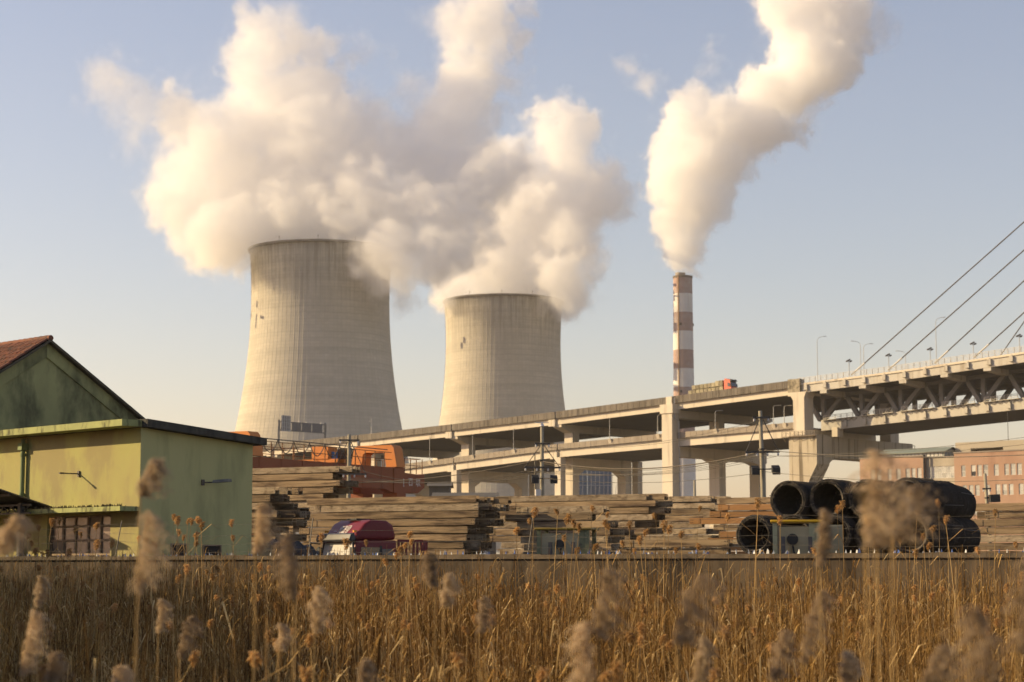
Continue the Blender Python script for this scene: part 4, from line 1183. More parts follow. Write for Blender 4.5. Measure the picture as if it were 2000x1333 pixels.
def stack(desc, origin, L, ztop, nrow, ndeep, ends, rack_label, starts=None, jitter=.35, mats=None, dense=True):
    """origin: ground point of the front left corner; ends: right end offset of each row's front beam (metres, from the top row down)"""
    protos = []
    for k in range(4):
        for mi, m in enumerate(mats or (M_beam, M_beam, M_beam3)):
            o = beam_mesh(L, k).build("steel_beam", [m, M_hole]); protos.append(o)
    used = set()
    for r in range(nrow):
        z = ztop - (r + 1) * BH
        for q in range(ndeep):
            if r == 0 and q > 0 and random.random() < .25: continue
            p = random.choice(protos)
            if p.name in used:
                o = p.copy(); COL.objects.link(o)
            else:
                o = p; used.add(p.name)
            sh = ends[r % len(ends)] if q == 0 else ends[r % len(ends)] + random.uniform(-jitter * 1.3, jitter * 1.5)
            st = (starts[r % len(starts)] if starts else 0) + sh + (random.uniform(-jitter, jitter) if starts else 0)
            dy = .16 + q * .315 + random.uniform(-.04, .04) - (.06 if random.random() < .3 else 0)
            o.location = origin + SX * st + SY * dy + Vector((0, 0, z))
            o.rotation_euler = (random.uniform(-.01, .01), random.uniform(-.0012, .0012), RZ_ST + random.uniform(-.004, .004))
            tag(o, f"rusty beam, {('frontmost' if q == 0 else ORD[q] + ' from front' if q else '')} in {ORD[r]} layer of {desc}", "steel beam", "rusty beams in " + desc, "thing")
    for p in protos:
        if p.name in used: continue
        if p.name not in used: bpy.data.objects.remove(p)
    zb = ztop - nrow * BH
    if zb > .1:                                                  # the rack the stack lies on
        t = thing("storage_rack", rack_label, "rack", tuple(origin), rz=RZ_ST)
        for x in (L * .12, L * .4, L * .65, L * .88):
            b = MB()
            for y in (.15, ndeep * .315 + .05): b.box(x - .1, x + .1, y - .1, y + .1, 0, zb - .16)
            b.box(x - .12, x + .12, 0, ndeep * .315 + .2, zb - .158, zb - .002)
            b.build("trestle", M_beam, t)
def at(px, Y):
    p = W(px, 1000, Y); return Vector((p.x, p.y, 0))
def zt(py, Y):
    return W(1000, py, Y).z
stack("tall stack under the orange crane", at(400, 92.5), 7.3, zt(911, 90), 9, 4, (0, -.35, .05, -.3, -.8, -1.2, -2.2, -1.8, -2.4), "low trestles under the tall rear beam stack beside the warehouse")
stack("stack against the green warehouse", at(380, 80.5), 3.85, zt(950, 79), 9, 5, (0, -.15, -.45, .1, -.2, -.3, .05, -.1, 0), "low trestles under the front beam stack beside the warehouse", jitter=.5)
stack("wide stack behind the maroon lorry", at(600, 85), 8.15, zt(968, 82), 9, 7, (0, .1, .1, -.05, -.4, -.42, -.6, -.5, -.45), "low trestles under the beam stack behind the maroon truck")
stack("front stack mid yard", at(1008, 83.5), 4.0, zt(987, 82), 9, 4, (0, -.5, .05, .3, .2, .35, .3, .1, 0), "low trestles under the front beam stack in the middle of the yard")
stack("long stack before the viaduct pier", at(972, 94.6), 7.65, zt(963, 91), 9, 5, (0, .45, .1, .3, -.6, -.1, -.8, .2, .3), "low trestles under the long rear beam stack before the viaduct pier", jitter=.7)
stack("short jumbled stack before the chimney foot", at(1250, 97), 3.75, zt(967, 95), 8, 4, (0, .15, -.1, .2, -.5, -.3, 0, -.4), "low trestles under the short jumbled beam stack", jitter=.6, mats=(M_beam3, M_beam3, M_beam))
stack("stack behind the wire coils", at(1405, 93), 6.2, zt(967, 90), 9, 3, (0, -.05, -.5, -1.5, -.3, 0, -.6, .1, -.8), "low trestles under the beam stack behind the wire coils", mats=(M_beam, M_beam2, M_beam3))
stack("low row left of the wire coils", at(1212, 72), 4.2, zt(1052, 70.5), 3, 2, (0, -.1, .15), "low trestles under the low front beam row")
stack("stack below the pink building", at(1893, 79), 6.5, zt(981, 78), 9, 4, (.25, .6, 0, .15, -.15, .3, .05, .4, .1), "low trestles under the beam stack below the pink building")
# a few odd pieces on the ground by the warehouse
for i, (px, y, L, Y) in enumerate(((475, 1062, .95, 66.0), (478, 1071, 1.0, 65.5))):
    o = beam_mesh(L, 1).build("steel_beam", [M_beam3, M_hole]); p = W(px, y, Y); o.location = (p.x, p.y, p.z - BH); o.rotation_euler = (0, 0, R(-14))
    tag(o, ["short muddy beam offcut lying on top of another beside the dark tarpaulin", "short muddy beam offcut at the bottom beside the dark tarpaulin"][i], "steel beam", "beam offcuts by the warehouse", "thing")
p = W(476, 1078, 65.5)
t = thing("timber_crib", "timber crib under the beam offcuts between the warehouse and the tarpaulin", "crib", (p.x + .4, p.y, 0), rz=R(-14))
for k in range(8):
    b = MB()
    for s in (-.35, .35):
        if k % 2: b.box(-.5, .5, s - .12, s + .12, k * .275, k * .275 + .27)
        else: b.box(s - .12, s + .12, -.5, .5, k * .275, k * .275 + .27)
    b.build("sleeper", M_beam3, t)
# dark tarpaulin heap beside the truck
b = MB(); nx, ny = 26, 14; vs = []
c = W(548, 1062, 73)
for j in range(ny + 1):
    for i in range(nx + 1):
        u, v = i / nx * 2 - 1, j / ny * 2 - 1
        e = max(0, 1 - u * u) ** .5 * max(0, 1 - v * v) ** .4
        h = 2.98 * (.80 + .2 * e) + .06 * math.sin(i * 1.3 + j) + .05 * math.sin(j * 2.1 - i * .7)
        if i in (0, nx) or j in (0, ny): h = 0
        vs.append((u * 1.35 * (1 + .04 * math.sin(j * 3)), v * .9, h))
b.add(vs, [(j * (nx + 1) + i, j * (nx + 1) + i + 1, (j + 1) * (nx + 1) + i + 1, (j + 1) * (nx + 1) + i) for j in range(ny) for i in range(nx)])
o = b.build("tarpaulin", mat("black_tarpaulin", (.018, .017, .018), (.03, .028, .028), 2, rough=.55, bump=.3), loc=(c.x, c.y, 0), rz=R(-18), smooth=True)
tag(o, "dark tarpaulin covered heap between the green warehouse and the maroon truck", "tarpaulin")

# ------------------------------------------------------------------ black wire rod coils
M_coil = mat("black_wire_coil", (.028, .024, .021), (.045, .039, .033), 3, (8, 1, 1), c3=(.10, .07, .045), s3=2.2, st3=(6, 1, 1), t3=(.60, .78), rough=.75, metal=.0, spec=.15, bump=.4, bscale=30)
M_coil_e = mat("scuffed_coil_end", (.045, .04, .036), (.15, .12, .085), 6, c3=(.02, .02, .02), s3=9, t3=(.45, .6), rough=.6, metal=.2, bump=.5, bscale=25)
def coil_mesh(L, seed):
    rnd = random.Random(seed); b = MB(); N = 40; nr = 44
    ro = .615; ri = .47
    vs = []
    rings = []
    for i in range(nr + 1):
        y = L * i / nr
        r = ro + (.016 if i % 2 else -.016) + rnd.uniform(-.012, .016)
        rings.append((y + rnd.uniform(-.006, .006), r))
    prof = [(rings[0][0] + .03, ri + .01)] + [(rings[0][0] + rnd.uniform(-.03, .03), ri + (ro - ri) * f) for f in (.15, .35, .55, .75, .92)] + rings + \
           [(rings[-1][0] + rnd.uniform(-.02, .04), ri + (ro - ri) * f) for f in (.9, .6, .3)] + [(L - .02, ri)] + [(L * f, ri + rnd.uniform(-.01, .01)) for f in (.8, .6, .4, .2)]
    n = len(prof)
    for k in range(N):
        a = 2 * math.pi * k / N
        wob = 1 + .012 * math.sin(2 * a + seed) + .008 * math.sin(5 * a + seed * 2)
        for y, r in prof:
            jj = rnd.uniform(-.006, .006)
            vs.append((r * wob * math.cos(a) + jj, y + rnd.uniform(-.006, .006), r * wob * math.sin(a) + jj))
    for k in range(N):
        k2 = (k + 1) % N
        for i in range(n):
            i2 = (i + 1) % n
            b.f.append((k * n + i, k * n + i2, k2 * n + i2, k2 * n + i)); b.m.append(1 if i < 6 else 0)
    b.v = vs
    # stray turns of wire standing off the ends
    for q in range(9):
        a0 = rnd.uniform(0, 6.28); sp = rnd.uniform(1.5, 5); y = rnd.uniform(-.07, .02); r = rnd.uniform(ri + .02, ro + .02)
        b.tube([(r * math.cos(a0 + sp * f), y + rnd.uniform(-.012, .012), r * math.sin(a0 + sp * f)) for f in [g / 10 for g in range(11)]], .008, 4, 1)
    return b
def make_coil(L, seed):
    t = thing("wire_coil", None, "wire coil")
    coil_mesh(L, seed).build("winding", [M_coil, M_coil_e], t, smooth=False)
    for k, a in enumerate((.5, 2.1, 3.7, 5.3)):
        b = MB(); ca, sa = math.cos(a), math.sin(a)
        q = [(.455, -.05), (.64, -.05), (.645, L * .5), (.64, L + .05), (.455, L + .05)]
        b.tube([(r * ca, y, r * sa) for r, y in q], .011, 5)
        b.build("strap", M_steel_dark, t)
    return t
protoc = [make_coil(1.75, s) for s in (1, 2, 3)]
CY = 64.0; RZC = R(-30)
CX = Vector((math.cos(RZC), math.sin(RZC), 0)); CYD = Vector((-CX.y, CX.x, 0))
top0 = W(1541, 977, CY); bot0 = W(1474, 1046, CY)
sp = 1.335
n = 0
names = ["first", "second", "third", "fourth", "fifth", "sixth"]
for row, (o0, cnt) in enumerate(((top0, 4), (bot0, 5))):
    for i in range(cnt):
        for d in range(3 if (row == 0 and i == 3) or (row == 1 and i == 4) else 2):
            pr = protoc[n % 3]
            c = pr if n < 3 else copy_tree(pr)
            # the row runs across the coils' axes, a little uphill in the picture as it comes nearer
            c.location = o0 + CX * (sp * i) + Vector((.0, .12 * i, 0)) + CYD * (1.86 * d) + Vector((random.uniform(-.03, .03), 0, random.uniform(-.02, .02)))
            if row == 1 and i == 4: c.location.x -= .1
            c.rotation_euler = (random.uniform(-.03, .03), random.uniform(0, 6.28) if True else 0, RZC + random.uniform(-.05, .05))
            rowname = "upper" if row == 0 else "lower"
            c["label"] = f"black wire coil, {rowname} row, {names[i]} from left, " + ("open end facing the wall" if d == 0 else "second in its line" if d == 1 else "last in its line")
            c["category"] = "wire coil"; c["group"] = "black wire rod coils stacked by the yellow roofed machine"
            n += 1
g0 = Vector((bot0.x, bot0.y, 0)) + CX * -.6
rk = thing("coil_rack", "dark steel rack carrying the lower row of wire coils", "rack", tuple(g0), rz=RZC)
zb = bot0.z - .66
for k in range(6):
    b = MB()
    for y in (.3, 3.3): b.box(k * 1.25 - .1, k * 1.25 + .1, y - .1, y + .1, 0, zb - .2)
    b.build("rack_post", M_steel_dark, rk)
for y in (.3, 3.3):
    b = MB(); b.box(-.2, 6.8, y - .12, y + .12, zb - .198, zb); b.build("rack_beam", M_steel_dark, rk)

# ------------------------------------------------------------------ maroon lorry
M_mar = mat("maroon_paint", (.16, .016, .022), (.135, .014, .02), 1.5, c3=(.18, .04, .042), s3=2, t3=(.55, .8), rough=.42, spec=.25)
M_vis = mat("grey_black_plastic", (.045, .045, .05), (.06, .06, .062), 4, rough=.5)
f = Vector((-.81, -.58, 0)).normalized()
lp = W(686, 1083, 77)
lorry = thing("lorry", "maroon high roofed lorry cab with white characters on its roof front behind the wall", "lorry", (lp.x, lp.y, 0), rz=math.atan2(f.y, f.x))
lorry.scale = (1.06, 1.06, 1.03)
# local: x forward, y to the lorry's left; the front right corner by the camera is the origin -> the cab spans y 0..2.4 on the far side? the near flank is y = +
# near flank (facing the camera) is on the lorry's left: world right-near = local +y
CW = 2.42
def sx(profile, y0, y1, mi=0, b=None, inset=0):
    b = b or MB(); n = len(profile)
    vs = [(x, y0, z) for x, z in profile] + [(x, y1, z) for x, z in profile]
    fs = [(i, (i + 1) % n, n + (i + 1) % n, n + i) for i in range(n)] + [tuple(range(n - 1, -1, -1)), tuple(range(n, 2 * n))]
    return b.add(vs, fs, mi)
def bevel(o, w, seg=3):
    bm = bmesh.new(); bm.from_mesh(o.data)
    bmesh.ops.remove_doubles(bm, verts=bm.verts, dist=1e-4)
    bmesh.ops.bevel(bm, geom=[e for e in bm.edges if len(e.link_faces) == 2 and e.calc_face_angle(0) > .5], offset=w, segments=seg, affect="EDGES", profile=.6, clamp_overlap=True)
    bm.to_mesh(o.data); bm.free()
    o.data.polygons.foreach_set("use_smooth", [True] * len(o.data.polygons))
    return o
yl, yr = .0, -CW                        # y = 0 is the flank that faces the camera
o = sx([(0, .7), (0, 1.75), (-.22, 2.98), (-1.95, 2.98), (-1.95, .7)], yr, yl).build("cab", M_mar, lorry); bevel(o, .07)
cabb = o
o = sx([(-.10, 2.99), (-.62, 3.62), (-.9, 3.76), (-1.55, 3.74), (-1.83, 3.58), (-1.95, 3.2), (-1.95, 2.99)], yr + .06, yl - .06).build("roof_fairing", M_mar, lorry); bevel(o, .14, 4)
fair = o
o = sx([(.02, 2.93), (.10, 3.0), (.02, 3.22), (-.12, 3.26), (-.2, 2.99)], yr + .0, yl + .01).build("sun_visor", M_vis, lorry); bevel(o, .03)
b = MB(); b.add([(.012, yr + .16, 1.78), (.012, yl - .16, 1.78), (-.19, yl - .2, 2.9), (-.19, yr + .2, 2.9)], [(0, 1, 2, 3)])
b.add([(.0, yr + .16, 1.78), (.0, yl - .16, 1.78), (-.21, yl - .2, 2.9), (-.21, yr + .2, 2.9)], [(3, 2, 1, 0)])
ws = b.build("windscreen", mat("windscreen_reflection_glass", (.55, .53, .49), (.62, .6, .56), .7, rough=.12, spec=.8), lorry)  # pale base colour stands in for the bright reflection
b = MB(); b.box(.03, .035, yr + .1, yl - .1, 1.72, 1.77)
for s in (yr + .14, yl - .15): b.beam((.02, s, 1.76), (-.19, s, 2.92), .04, .05)
b.build("windscreen_trim", M_vis, lorry)
b = MB(); b.beam((.05, yr + .9, 1.8), (-.06, yr + 1.5, 2.35), .03, .03); b.build("wiper", M_blk, lorry)
b = MB(); b.add([(-.30, yl + .004, 1.85), (-1.2, yl + .004, 1.85), (-1.2, yl + .004, 2.72), (-.42, yl + .004, 2.72), (-.30, yl + .012, 1.85), (-1.2, yl + .012, 1.85), (-1.2, yl + .012, 2.72), (-.42, yl + .012, 2.72)], MB.BF); b.build("side_window", M_glass, lorry)
b = MB(); b.box(-1.78, -1.32, yl + .004, yl + .012, 1.95, 2.66); b.build("side_window", mat("dusty_glass", (.10, .10, .095), (.14, .135, .12), 2, rough=.3), lorry)
b = MB(); b.box(-1.31, -1.21, yl + .002, yl + .01, 1.8, 2.78); b.build("door_pillar", M_blk, lorry)
b = MB(); b.box(-.07, .02, yr + .02, yl - .02, .75, 1.68); b.build("grille", M_blk, lorry)
b = MB(); b.box(-.2, .14, yr - .02, yl + .02, .35, .74); b.build("bumper", M_mar, lorry)
for s in (yr + .3, yl - .3):
    b = MB(); b.box(.142, .16, s - .2, s + .2, .48, .68); b.build("headlight", mat("lamp_glass", (.7, .7, .66), None, rough=.1), lorry)
for s, d in ((yr, -1), (yl, 1)):
    b = MB(); b.tube([(-.1, s, 2.85), (.12, s + d * .28, 2.9), (.14, s + d * .34, 2.7)], .025, 6); b.tube([(-.12, s, 2.0), (.12, s + d * .3, 2.05), (.14, s + d * .34, 2.2)], .02, 6)
    b.box(.09, .21, s + d * .34 - .12, s + d * .34 + .12, 2.12, 2.72); bevel(b.build("mirror", M_blk, lorry), .03)
b = MB(); b.tube([(.02, yr + .55, 2.1), (.22, yr + .6, 2.5), (.28, yr + .62, 2.62)], .018, 5); b.tube([(.22, yr + .62, 2.62), (.34, yr + .62, 2.62)], .12, 12); b.build("front_mirror", M_blk, lorry)
b = MB(); b.box(-1.35, -.75, yl - 1.6, yl - .9, 3.77, 3.82); b.build("roof_hatch", M_blk, lorry)
# lettering on the slope of the fairing
sl_ = math.atan2(3.62 - 2.99, .52)
nrm = Vector((math.sin(sl_), 0, math.cos(sl_)))
def on_fair(s, a, y, size):
    # a: distance up the slope
    px_ = -.10 - math.cos(sl_) * a; pz_ = 2.99 + math.sin(sl_) * a
    c = Vector((px_, y, pz_)) + nrm * .012
    xaxis = Vector((0, 1, 0)); zaxis = nrm; yaxis = zaxis.cross(xaxis)
    m = Matrix((xaxis, yaxis, zaxis)).transposed()
    t_ = text_on(fair, s, size, c, m.to_euler(), M_ltr)
    return t_
on_fair("一", .42, (yl + yr) / 2 - .55, .26); on_fair("速青回", .57, (yl + yr) / 2 + .02, .26); on_fair("运腾品", .33, (yl + yr) / 2 + .02, .26)
for s in (yr + .2, yl - .2):
    b = MB(); b.box(-.32, -.2, s - .05, s + .05, 3.28, 3.36); b.build("marker_lamp", mat("amber_lens", (.7, .3, .05), None, rough=.2), lorry)
b = MB(); b.box(-3.7, -.1, yr + .75, yl - .75, .75, 1.0); b.build("chassis", M_frame, lorry)
b = MB(); b.box(-3.8, -2.1, yr, yl, 1.05, 1.25); b.build("load_bed", M_mar, lorry)
for x in (-.7, -3.0):
    for s in (yr + .2, yl - .2): wheel(lorry, x, s, .5, .3)
b = MB()
for k in range(7):
    x = -2.05 - k * .165; b.box(x - .035, x + .035, yl - .06, yl, 1.26, 2.98)
b.box(-3.1, -2.02, yl - .075, yl + .015, 2.92, 3.02); b.box(-3.1, -2.02, yl - .05, yl - .01, 2.2, 2.26)
tag(b.build("stake_side", M_mar, lorry), kind="stuff")
b = MB(); b.box(-3.3, -3.12, yl - .16, yl + .02, 1.26, 3.0); b.build("stake_post", M_mar, lorry)
b = MB(); b.box(-2.14, -2.04, yr + .1, yl - .1, 1.26, 2.6); b.build("headboard", M_mar, lorry)

# ------------------------------------------------------------------ forklift trucks that show only their cabs
M_fg = mat("pale_green_machine_paint", (.38, .38, .24), (.30, .31, .19), 2, c3=(.14, .13, .10), s3=3, t3=(.58, .74), rough=.5)
M_fd = mat("dark_green_machine_paint", (.17, .18, .10), (.2, .2, .115), 2, c3=(.07, .06, .05), s3=3, rough=.5)
M_ye = mat("yellow_paint", (.66, .40, .02), (.60, .35, .012), 1.5, c3=(.35, .2, .04), s3=3, t3=(.6, .75), rough=.4)
M_ol = mat("olive_yellow_paint", (.30, .21, .03), (.2, .14, .03), 2, rough=.6)
def forklift(label, loc, rz, paint, roof, zr, wdt, mirror=True):
    t = thing("forklift", label, "forklift", tuple(loc), rz=rz)
    b = MB(); b.box(-wdt / 2, wdt / 2, -.6, 1.5, .35, 1.5); bevel(b.build("body", paint, t), .06)
    b = MB(); b.box(-wdt / 2 - .06, wdt / 2 + .1, -.75, .95, zr - .075, zr); bevel(b.build("roof", roof, t), .025)
    for x, y in ((-wdt / 2 + .07, -.6), (wdt / 2 - .07, -.6), (-wdt / 2 + .07, .8), (wdt / 2 - .07, .8)):
        b = MB(); b.box(x - .07, x + .07, y - .06, y + .06, 1.5, zr - .076); b.build("cab_post", paint, t)
    b = MB(); b.box(-wdt / 2 + .16, wdt / 2 - .16, -.59, -.57, 1.6, zr - .2); b.build("cab_window", mat("hazy_cab_glass", (.36, .31, .19), (.42, .37, .24), 1, rough=.6, spec=.2), t)
    b = MB(); b.box(-wdt / 2 + .06, -wdt / 2 + .08, -.5, .72, 1.6, zr - .2); b.build("cab_window", M_glass, t)
    b = MB(); b.box(wdt / 2 - .34, wdt / 2 - .15, -.625, -.60, 1.55, zr - .09); b.build("door_panel", paint, t)
    b = MB(); b.tube([(-.12, -.66, zr - .58), (-.12, -.61, zr - .58)], .17, 16); b.beam((-.12, -.63, zr - .75), (-.02, -.63, zr - 1.3), .10, .05); b.build("mirror", M_blk, t)
    b = MB(); b.box(-.25, .35, .2, .35, 1.5, 2.5); b.build("seat", M_blk, t)
    for x in (-wdt / 2 + .1, wdt / 2 - .1):
        for y in (-.2, 1.2): wheel2(t, x, y)
    b = MB()
    for x in (-.4, .4): b.box(x - .06, x + .06, -.95, -.80, .15, zr - .5)
    b.build("mast", M_frame, t)
    b = MB()
    for x in (-.35, .35): b.box(x - .06, x + .06, -1.9, -.96, .12, .17)
    b.build("fork", M_frame, t)
    return t
def wheel2(parent, x, y, r=.38, w=.26):
    b = MB(); b.tube([(x - w / 2, y, r), (x + w / 2, y, r)], r, 16); o = b.build("wheel", M_tyre, parent)
    b = MB(); b.tube([(x - w / 2 - .015, y, r), (x + w / 2 + .015, y, r)], r * .5, 10); b.build("rim", M_ye, o)
pf = W(1556, 1060, 60.5)
forklift("small forklift with a bright yellow roof and pale green cab before the wire coils", (pf.x, pf.y, 0), R(-8), M_fg, M_ye, zt(1016, 60), 1.42)
pf = W(1106, 1060, 70)
forklift("forklift with an olive roof and dark green cab before the middle beam stack", (pf.x, pf.y, 0), R(-12), M_fd, M_ol, zt(1031, 69.4), 1.85)
pf = W(1629, 1060, 62)
t = thing("tool_locker", "upright grey green steel locker beside the yellow roofed forklift", "locker", (pf.x, pf.y, 0), rz=R(-10))
b = MB(); b.box(-.28, .28, -.25, .25, .1, zt(1026, 62)); bevel(b.build("body", mat("grey_green_steel", (.26, .25, .18), (.21, .205, .15), 2, c3=(.09, .08, .06), s3=3, rough=.5), t), .02)
b = MB(); b.box(-.25, .25, -.27, -.254, .2, zt(1030, 62)); b.build("door", mat("grey_green_steel", (.17, .2, .19)), t)
b = MB(); b.box(.14, .18, -.30, -.272, 1.4, 1.6); b.build("handle", M_blk, t)

# ------------------------------------------------------------------ utility poles and their lines
M_pole = mat("concrete_pole", (.30, .27, .20), (.24, .21, .155), 2, (1, 1, .2), c3=(.13, .115, .09), s3=2, st3=(1, 1, .2), t3=(.55, .75), rough=.9)
M_ins = mat("porcelain", (.6, .58, .55), None, rough=.3)
def pole(px, top, Y, label, arms, lights=True, rz=R(8), lean=(0, 0), transformer=False):
    p = W(px, 1075, Y); H = W(px, top, Y).z
    t = thing("utility_pole", label, "utility pole", (p.x, p.y, 0), rz=rz, group="concrete utility poles in the yard", tilt=lean)
    b = MB(); b.tube([(0, 0, 0), (0, 0, H * .5), (0, 0, H)], [.165, .135, .095], 12); b.build("pole", M_pole, t, smooth=True)
    pts = []
    for dz, hw in arms:
        b = MB(); b.box(-hw, hw, -.16, -.10, H - dz - .05, H - dz + .05); a = b.build("crossarm", M_steel_dark, t)
        n = 4 if hw > .6 else 2
        for k in range(n):
            x = -hw + .08 + (2 * hw - .16) * k / (n - 1)
            q = MB(); q.tube([(x, -.13, H - dz - .05), (x, -.13, H - dz - .12), (x, -.13, H - dz - .2)], [.03, .055, .035], 8); q.build("insulator", M_ins, a)
            pts.append(Vector((x, -.13, H - dz - .2)))
    if len(arms) > 1:
        dz, hw = arms[1]
        b = MB()
        for s in (-1, 1): b.beam((s * hw * .92, -.13, H - dz + .05), (s * .1, -.13, H - arms[0][0] - .1), .04, .04)
        b.build("brace", M_steel_dark, t)
    for z in (H * .35, H * .55, H * .8):
        b = MB(); b.tube([(0, 0, z), (0, 0, z + .08)], .165, 12); b.build("band", M_steel_dark, t)
    if lights:
        b = MB(); b.box(-.5, .62, -.2, -.14, H - 3.0, H - 2.94); a = b.build("light_bracket", M_steel_dark, t)
        for x in (-.45, .62):
            q = MB(); q.prism([Vector((-.2, 0, -.17)), Vector((.2, 0, -.17)), Vector((.2, 0, .17)), Vector((-.2, 0, .17))], Vector((x, -.45, H - 3.1)), Vector((x, -.2, H - 2.95))); q.build("floodlight", M_blk, a)
    return t, [wm(t) @ q for q in pts], H
pA, ptA, HA = pole(680, 849, 118, "concrete utility pole with a triangular crossarm behind the tall stack under the orange crane", [(.35, .6), (2.35, 1.05)], lights=False)
pB, ptB, HB = pole(1059, 833, 113, "concrete utility pole with floodlights and a grey box right before the smaller tower", [(1.0, .45), (2.35, 1.05)])
pC, ptC, HC = pole(1497, 803, 101, "tall concrete utility pole with two floodlights left of the streaked bridge pier", [(.35, .45), (2.1, .9)], lean=(0, R(-1.3)))
b = MB(); b.tube([(0, 0, HB), (0, 0, HB + .25)], [.14, .02], 8); b.box(-.4, .4, -.04, .04, HB + .18, HB + .22); b.build("pole_cap", M_ins, pB)
b = MB(); b.tube([(-.42, -.05, .3), (-.42, -.05, HB - 1.5)], .035, 6); b.build("conduit", M_pole, pB)
b = MB(); b.box(-.42, -.12, -.4, -.1, HB - 3.95, HB - 3.6); b.build("junction_box", M_ins, pB)
pD, ptD, HD = pole(1358, 938, 150, "small distant pole top with a crossarm standing before the chimney foot", [(1.6, .7)], lights=False)
pE, ptE, HE_ = pole(1938, 925, 130, "thin leaning pole with a small box before the pink building", [(1.0, .3)], lights=False, lean=(0, R(-2.5)))
b = MB(); b.box(.1, .75, -.45, -.1, HE_ - 1.9, HE_ - 1.4); b.build("equipment_box", M_blk, pE)
def span(b, p, q, sag, r=.010):
    b.tube([p.lerp(q, f) - Vector((0, 0, sag * (1 - (2 * f - 1) ** 2))) for f in [i / 14 for i in range(15)]], r, 4)
pl = thing("power_line", "thin power lines strung between the yard's utility poles", "power line", tuple(pB.location))
farL = [W(300, 893, 140), W(300, 905, 140)]; farR = [W(2120, 838, 84), W(2120, 880, 84), W(2120, 930, 84)]
for i, (p, q, s) in enumerate([(ptA[2 + j], ptB[2 + j], .5) for j in range(4)] + [(ptB[2 + j], ptC[2 + j], .55) for j in range(4)] + [(ptB[0], ptC[0], .5), (ptB[1], ptC[1], .5)] +
                              [(ptC[2], farR[0], .3), (ptC[4], farR[0] + Vector((.5, 0, -.3)), .3)]):
    b = MB(); span(b, p, q, s); b.build("wire", M_wire, pl, world=True)
for p, q, s, r in ((W(1060, 902, 112.5), W(1497, 880, 100.7), .65, .03), (W(1060, 906, 112.5), W(1497, 886, 100.7), .6, .012), (W(1497, 880, 100.7), W(2120, 882, 84), .3, .018), (W(1497, 922, 100.7), W(2120, 930, 84), .35, .012),
                   (W(1060, 934, 112.5), W(1497, 922, 100.7), .4, .012), (W(690, 943, 118), W(1060, 897, 112.5), .3, .025), (W(690, 915, 118), W(1060, 920, 112.5), .8, .011)):
    b = MB(); span(b, p, q, s, r); b.build("cable", M_wire if r < .025 else mat("bundled_cable", (.17, .14, .10), (.13, .11, .08), 2, rough=.7), pl, world=True)
# ------------------------------------------------------------------ pink works building at the right (local x along the front, y away from the camera)
BX = Vector((.73, -.683, 0)).normalized(); BY = Vector((-BX.y, BX.x, 0))
bp0 = W(1866, 1000, 350); bp0.z = 0
pb = thing("works_building", "four storey works building with pinkish walls and grey middle bay behind the wire coils", "building", tuple(bp0), rz=math.atan2(BX.y, BX.x))
M_pk = mat("pinkish_render", (.37, .24, .17), (.32, .21, .15), .12, c3=(.28, .17, .12), s3=.25, st3=(1, 1, .2), t3=(.55, .75), rough=.95)
M_gy = mat("greyish_render", (.40, .35, .27), (.33, .29, .23), .12, c3=(.24, .21, .17), s3=.3, st3=(1, 1, .2), t3=(.55, .75), rough=.95)
M_wf2 = mat("window_white_frame", (.55, .53, .49), None, rough=.5)
M_wg = mat("curtained_pane", (.42, .41, .37), (.33, .33, .31), 1.5, c3=(.22, .23, .23), s3=1, rough=.25, spec=.6, rand=.2)
M_wd = mat("open_dark_pane", (.03, .03, .035))
def s_of(px):
    k = (px - 1000) / 3885.0
    return (k * bp0.y - bp0.x) / (BX.x - k * BX.y)
def z_at(py, s):
    p = bp0 + BX * s
    return W(1000 + 3885 * p.x / p.y, py, p.y).z
def facade(name, sa, sb, y, zt_, m, wins, depth, parapet=True):
    """front wall with real openings: wall pieces round each window; wins: (s0, s1, z0, z1)"""
    b = MB(); rows = sorted({(w[2], w[3]) for w in wins})
    zc = 0
    for (z0, z1) in rows:
        b.box(sa, sb, y, y + .3, zc, z0)
        xs = sorted((w[0], w[1]) for w in wins if (w[2], w[3]) == (z0, z1))
        xc = sa
        for a, c in xs:
            if a > xc: b.box(xc, a, y, y + .3, z0, z1)
            xc = c
        if sb > xc: b.box(xc, sb, y, y + .3, z0, z1)
        zc = z1
    b.box(sa, sb, y, y + .3, zc, zt_)
    b.box(sa, sa + .3, y + .302, y + depth, 0, zt_); b.box(sb - .3, sb, y + .302, y + depth, 0, zt_)
    b.box(sa + .31, sb - .31, y + .8, y + .9, 0, zt_ - .6)          # dim rooms behind the glass
    b.build(name, m, pb)
    b = MB(); b.box(sa - .12, sb + .12, y - .12, y + .35, zt_ + .002, zt_ + .22); b.build("parapet", mat("parapet_cap", (.2, .17, .14), (.26, .22, .18), .5), pb)
    b = MB(); b.box(sa + .3, sb - .3, y + .36, y + depth, zt_ - .5, zt_ - .25); b.build("roof", M_soff, pb)
